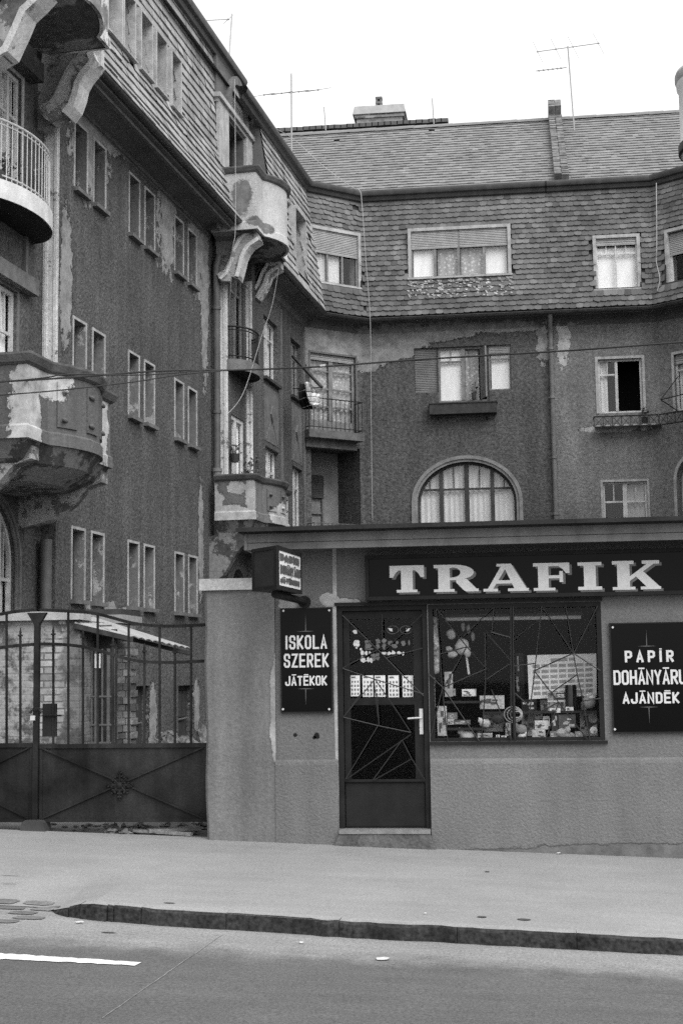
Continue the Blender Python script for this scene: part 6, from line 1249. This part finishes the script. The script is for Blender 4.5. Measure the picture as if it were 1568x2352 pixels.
t = thing('ceiling_tube', 'long pale unlit tube across the top of the shop window', 'lamp', kp(1180,1421,-.3)); m = MB(); m.tube([kp(1022,1422,-.3),kp(1333,1417,-.3)], .02, 10); m.build('tube', plain('unlit_tube', .42, .4, .4, .05), t); MB().box(K,*[K.px(1018,1410,-.3)[0],K.px(1336,1410,-.3)[0]],K.px(1180,1418,-.3)[1],K.px(1180,1409,-.3)[1],-.33,-.29).build('batten', SHELFM, t)
def boxthing(name, label, x0, y0, x1, y1, o, dep, mat, cat, fronts=None, rot=0):
    a, z1 = K.px(x0, y0, o); b, z0 = K.px(x1, y1, o); t = thing(name, label, cat, K.p((a+b)/2, z0, o-dep/2)); m = MB(); F = Frame(K.p((a+b)/2,0,o), (math.cos(rot), math.sin(rot), 0)); w_ = b-a; m.box(F,-w_/2,w_/2,z0,z1,-dep,0); m.build('carton', mat, t)
    if fronts: fronts(t, F, -w_/2, w_/2, z0, z1)
    return t
def film(t, F, a, b, z0, z1):
    w_, h = b-a, z1-z0; m = MB(); m.box(F,a+w_*.42,b-w_*.16,z0+h*.6,z1-.004,0,.003); m.build('dark_panel', plain('dark_print', .04), t); m = MB(); text(m, F, '3X36', a+w_*.46, b-w_*.2, z0+h*.72, z1-h*.1, .0035, gap=.2, t=.3); m.build('lettering', plain('white_print', .8), t)
    m = MB(); m.box(F,a+.004,a+w_*.4,z0+h*.58,z1-.004,0,.002); m.box(F,a+.004,a+w_*.8,z0+h*.03,z0+h*.5,0,.002); m.build('picture', plain('picture_print', .18, .7, .2, 1.2, 30, 0, 40, .6, 60), t)
boxthing('film_box', 'pale box with 3X36 printed on its dark corner, before the calendar', 1256, 1590, 1305, 1634, -.42, .07, plain('pale_box', .6), 'box', film)
t = thing('flask', 'tall black flask standing before the calendar', 'flask', kp(1311,1630,-.42)); m = MB(); c = kp(1311,1631,-.42); r_ = .058; hh = K.px(1311,1573,-.42)[1]-c.z; m.lathe(c, [(0,0),(r_,0),(r_,hh*.95),(r_*.9,hh),(0,hh)], 20); m.build('body', plain('black_gloss', .008, .15, .5, .05), t, smooth=True)
t = thing('toy_ball', 'pale ball with a pompom at the right end of the shop window', 'ball', kp(1352,1630,-.4)); c = kp(1352,1612,-.4); m = MB(); m.blob(c, .066, 1, 0, 12); m.build('ball', plain('pale_ball', .38, .6, .3, .2), t, smooth=True); m = MB(); m.blob(c+Vector((.01,-.01,.055)), (.06,.055,.025), 2, .25, 10); m.build('fringe', plain('white_fringe', .8, .9, .1, .3, 30), t, smooth=True)
t = thing('toy_animal', 'pale inflatable toy animal hanging on a stick at the upper left of the shop window', 'toy', kp(1068,1500,-.35)); c = kp(1060,1485,-.35); m = MB()
for dx, dy, r_ in ((0,0,(.07,.05,.075)),(-25,-28,(.045,.04,.05)),(-30,5,(.035,.03,.025)),(-22,18,(.05,.04,.035)),(12,12,(.04,.03,.05))): m.blob(kp(1060+dx,1485+dy,-.35), r_, int(dx), .12, 9)
m.build('body', plain('pale_plush', .45, .9, .1, .25, 10), t, smooth=True); m = MB()
for x, y in ((1075,1445),(1063,1440),(1085,1462)): m.blob(kp(x,y,-.36), (.02,.015,.04), x, .2, 7)
m.build('crown', plain('grey_plush', .2, .9), t, smooth=True); MB().tube([kp(1068,1490,-.37), kp(1076,1549,-.37)], .011, 6).build('stick', PAPER, t)
t = thing('cloth_strip', 'patterned paper strip hanging down the left edge of the shop window', 'paper strip', kp(1000,1550,-.2)); m = MB(); P = [K.px(x, y, -.2) for x, y in ((990,1418),(1005,1418),(1008,1478),(1008,1545),(991,1552),(990,1480))]; m.ext([K.p(s,z,-.2) for s, z in P], K.n*.004); m.build('strip', plain('patterned_strip', .3, .7, .2, 1.0, 18, 0, 40, .6, 40), t)
NEXT = [
 ('picture_book','upright pale book leaning at the left on the upper riser',1020,1543,1040,1600,-.35,.03,.4,'book'),('paper_roll_box','white printed packet lying on the upper left riser',1060,1583,1091,1599,-.35,.08,.75,'packet'),('soft_toy_box','small round edged pale packet left of the white one',1026,1582,1046,1598,-.36,.06,.35,'packet'),
 ('playing_card_box','grey card box on the lower left riser',1027,1637,1049,1652,-.34,.05,.2,'box'),('flat_packet','pale end of a packet on the lower left riser',1027,1652,1042,1664,-.33,.05,.6,'packet'),('toy_car_box','dark mixed toy box on the lower left riser',1042,1654,1080,1664,-.32,.05,.12,'box'),
 ('newspaper_stack','tilted stack of printed papers in the middle of the window',1101,1598,1158,1628,-.4,.12,.5,'papers'),('pale_carton','large pale carton behind the toys below the papers',1109,1637,1155,1680,-.5,.1,.4,'carton'),('display_card','white display card right of the central post',1196,1634,1240,1690,-.52,.03,.4,'card'),
 ('framed_picture','white framed small picture low in the window',1227,1655,1258,1675,-.3,.02,.6,'picture'),('game_box','dark speckled game box under the film box',1281,1641,1322,1672,-.35,.06,.1,'box'),('dark_carton','plain dark carton left of the game box',1265,1637,1281,1690,-.36,.08,.05,'carton'),
 ('postcard','propped postcard beside the white display card',1228,1633,1246,1652,-.45,.01,.5,'postcard'),('envelope_pack','white packet on top of the riser before the film box',1261,1627,1286,1637,-.33,.05,.75,'packet'),('envelope_pack','bright flat packet below the black flask',1298,1624,1316,1632,-.33,.05,.8,'packet'),
 ('wooden_frame','empty pale frame lying at the bottom of the window',1221,1676,1252,1695,-.26,.02,.45,'frame'),('tall_card','tall pale card at the right end of the window under the ball',1330,1634,1371,1690,-.5,.02,.45,'card'),('toy_block','bright toy block at the bottom centre of the window',1138,1688,1147,1694,-.25,.03,.85,'toy block'),('toy_block','bright toy block at the foot of the central post',1150,1690,1162,1696,-.24,.03,.85,'toy block'),('brown_jar','grey canister at the bottom right beside the round badge',1320,1680,1338,1697,-.3,.06,.25,'canister')]
NEXT += [('card_pack','tilted pale pack propped left of the dark carton',1246,1645,1262,1668,-.38,.03,.5,'pack'),('tin_box','small grey tin at the foot of the speckled game box',1262,1680,1279,1696,-.3,.06,.22,'tin'),('letter_block_box','pale box of blocks beside the central post',1160,1660,1172,1690,-.4,.06,.5,'box'),('toy_house','small pale house shaped box on the upper right riser',1334,1612,1346,1630,-.5,.05,.5,'toy'),('comic_magazine','upright printed magazine below the left riser',1082,1672,1104,1697,-.42,.02,.35,'magazine'),('cigarette_carton','long pale carton on the shelf floor at left centre',1096,1684,1130,1697,-.28,.06,.5,'carton'),('wall_notice','grey sheet pinned under the calendar',1240,1607,1256,1632,-.6,.01,.35,'paper sheet'),('dark_folder','black folder standing at the left of the calendar foot',1196,1606,1232,1634,-.55,.03,.02,'folder'),('side_curtain','dark side curtain behind the central post',1182,1500,1204,1605,-.9,.05,.03,'curtain'),('white_tag','tall white tag at the left frame of the window',992,1556,999,1626,-.15,.01,.8,'tag'),('pattern_packet','patterned standing packet at the lower left frame',1003,1622,1026,1690,-.22,.06,.45,'packet')]
for k, (nm, lb, x0, y0, x1, y1, o, dep, g, cat) in enumerate(NEXT):
    def pr(t, F, a, b, z0, z1, k=k, g=g):
        m = MB(); w_, h = b-a, z1-z0; rnd = random.Random(k)
        for j in range(5):
            u = a+w_*rnd.uniform(.05,.6); v = z0+h*rnd.uniform(.08,.7); m.box(F,u,u+w_*rnd.uniform(.15,.34),v,v+h*rnd.uniform(.08,.25),.0005+.0003*j,.0015+.0003*j)
        m.build('print', plain('print_%d' % k, .1 if g > .3 else .5, .7, .2, .5, 30), t)
    boxthing(nm, lb, x0, y0, x1, y1, o, dep, plain('goods_%d' % k, g, .7, .2, .35, 14, 0, 40, .25, 40), cat, pr, random.Random(k).uniform(-.15,.15))
rnd = random.Random(3)
TOY = [('rubber_duck','pale round toy head by the large carton',1113,1662,.045,.6),('soft_toy','dark soft toy behind the pale spoon shaped toy',1143,1652,.05,.06),('soft_toy','plush toy with pale belly beside the central post',1195,1675,.05,.25),('soft_toy','small white plush at the foot of the post',1199,1690,.035,.6),('soft_toy','furry pale toy lying at the bottom left',1072,1690,.06,.45),('soft_toy','pale crumpled plush before the game box',1290,1685,.055,.4),('soft_toy','grey plush ball right of the crumpled one',1308,1692,.045,.3)]
for k, (nm, lb, x, y, r_, g) in enumerate(TOY):
    c = kp(x, y, -.32); t = thing(nm, lb, 'toy', c-Z*r_, 'soft toys in the shop window'); m = MB(); m.blob(c, (r_*1.2,r_,r_*.85), k, .15, 9); m.build('body', plain('toy_%d' % k, g, .9, .1, .3, 20), t, smooth=True); m = MB(); m.blob(c+Vector((r_*.9*(1 if k%2 else -1),-.01,r_*.6)), r_*.6, k+9, .12, 8); m.blob(c+Vector((r_*1.2*(1 if k%2 else -1),-.01,r_*1.1)), r_*.22, k+19, .1, 6); m.build('head', plain('toyhead_%d' % k, g*1.1, .9, .1, .3, 20), t, smooth=True)
t = thing('toy_racket', 'round wire toy on the central post of the shop window', 'toy', kp(1178,1660,-.2)); m = MB(); c = kp(1178,1641,-.2)
for k, r_ in enumerate((.075,.06,.045,.03)): m.tube([c+Vector((r_*1.15*math.cos(a)+.012*k,-.01*k,r_*math.sin(a))) for a in arc(20,0,6.28)], .005, 5)
m.build('wire', plain('pale_wire', .4, .5, .4), t); t = thing('round_badge', 'white round badge with a grey dot at the lower right of the window', 'badge', kp(1362,1685,-.2)); c = kp(1362,1677,-.2); m = MB(); m.tube([c, c+K.n*.006], .034, 18); m.build('disc', plain('badge_white', .8), t); m = MB(); m.tube([c+K.n*.006+Vector((.008,0,-.014)), c+K.n*.008+Vector((.008,0,-.014))], .011, 10); m.build('dot', GR, t)
t = thing('horseshoe_mask', 'dark curved cutout with a small mouth above the round badge', 'toy', kp(1361,1665,-.22)); c = kp(1361,1655,-.22); m = MB(); P = []
for a in arc(14, math.pi*.95, math.pi*2.05): P.append((1.0*math.cos(a), 1.0*math.sin(a)))
for i in range(14): 
    (xa,za),(xb,zb) = P[i], P[i+1]; m.ext([c+Vector((xa*.06,0,za*.055+.01)),c+Vector((xb*.06,0,zb*.055+.01)),c+Vector((xb*.042,0,zb*.035+.012)),c+Vector((xa*.042,0,za*.035+.012))], K.n*.01)
m.build('cutout', plain('black_card', .01), t)
# printed sheets and stickers inside the door glass
SH = NT('lottery_sheet'); v = SH.n('TexVoronoi'); SH.l(SH.vec('MULTIPLY', SH.pos, (1,.05,1)), v.inputs['Vector']); v.inputs['Scale'].default_value = 26; SHM = SH.done(SH.math('MULTIPLY_ADD', SH.ramp(v.outputs['Distance'], .28, .42), .5, .25), .8, .1)
for k, (x0, x1, y0, y1) in enumerate([(804,826.5,1551.5,1599),(832,857,1551.5,1600.5),(859.5,885,1551.5,1600.5),(891,916,1551.5,1601.5),(923.5,949,1551.5,1601)]):
    w_ = ['leftmost','second','middle','fourth','rightmost'][k]; o = -.1; a, z1 = K.px(x0, y0, o); b, z0 = K.px(x1, y1, o); t = thing('printed_sheet', '%s of the five white printed sheets in the door glass' % w_, 'paper sheet', K.p((a+b)/2, z0, o), 'row of printed sheets in the door'); MB().box(K,a,b,z0,z1,o-.004,o).build('sheet', plain('white_sheet', .85, .7, .1, .04), t); m = MB(); w2 = b-a; h = z1-z0; rnd = random.Random(k)
    for i in range(3):
        for j in range(4):
            u = a+w2*(.08+.31*i); v_ = z0+h*(.05+.19*j); e = rnd.uniform(.8,1.1); m.poly([K.p(u+w2*.11+w2*.105*e*math.cos(q_)*rnd.uniform(.7,1.1), v_+h*.07+h*.065*math.sin(q_), o+.001) for q_ in arc(7,0,5.5)])
    m.box(K,a+w2*.1,a+w2*.55,z1-h*.13,z1-h*.05,o+.0002,o+.001); m.build('print', plain('sheet_print', .16), t)
ST = plain('white_sticker', .65, .6, .2, .3, 40); STG = plain('grey_sticker', .14, .6, .2, .3, 40); o = -.088; dx = lambda x, y: c6(x, y)
rnd = random.Random(21)
def sticker(nm, lb, shapes, mat):
    pts0 = kp(*dx(*shapes[0][0]), o); m = MB()
    for (cx_, cy_), a, b, n in shapes:
        P = []
        for i in range(n):
            q_ = 2*math.pi*i/n; k = rnd.uniform(.6,1.15) if n > 8 else 1; P.append(kp(*dx(cx_+a*math.cos(q_)*k, cy_+b*math.sin(q_)*k), o))
        m.ext(P, K.n*.002)
    m.build(nm, mat, None, label=lb, category='sticker', group='stickers inside the door glass')
def eye(lb, cx_, f):
    P = [kp(*dx(cx_+f*x, y), o) for x, y in ((-50,420),(-10,418),(18,425),(10,445),(22,462),(0,472),(-30,455))]; m = MB(); m.ext(P, K.n*.002); eo = m.build('eye_sticker', ST, None, label=lb, category='sticker', group='stickers inside the door glass')
    R_ = [kp(*dx(cx_+20*f+90*math.cos(t), 445+62*math.sin(t)), o) for t in arc(20,0,6.28)]; MB().tube(R_, .0022, 5).build('outline', STG, eo)
eye('left eye shaped sticker at the top of the door glass', 912, 1); eye('right eye shaped sticker at the top of the door glass', 1155, -1)
sticker('flower_sticker', 'ragged white sticker cluster at the left of the door glass', [((375,650),55,70,13),((350,480),40,35,9),((375,720),20,25,9),((440,745),18,22,8)], ST)
sticker('house_sticker', 'grey house shaped sticker in the door glass', [((545,690),60,60,11),((545,630),50,30,8),((560,740),70,14,9)], STG)
sticker('owl_sticker', 'pair of round headed grey stickers in the middle of the door glass', [((703,622),40,42,20),((797,622),40,42,20),((703,700),32,48,16),((797,700),32,48,16)], STG)
sticker('butterfly_sticker', 'grey butterfly shaped sticker in the door glass', [((890,650),40,45,11),((960,690),60,40,13),((1000,640),30,30,9)], STG)
sticker('ring_sticker', 'dark grey ring like sticker at the right of the door glass', [((1100,655),45,42,11),((1185,645),12,45,8)], STG)
sticker('animal_sticker', 'row of small white animal stickers under the round headed pair', [((800,805),45,28,11),((875,810),40,26,11),((945,795),36,36,12),((1030,800),40,30,12),((1095,810),22,34,9)], ST)
sticker('figure_sticker', 'four small white figure stickers at mid left of the door glass', [((460,805),28,45,10),((520,805),24,34,10),((575,800),18,36,9),((550,905),18,55,9),((598,915),32,46,11)], ST)
sticker('round_sticker', 'white round face sticker lowest on the left of the upper glass', [((472,910),52,50,18)], ST)
sticker('clover_sticker', 'grey four leaf clover sticker in the door glass', [((628,845),38,38,14),((695,835),38,40,14),((645,890),38,36,14),((700,885),38,38,14)], STG)
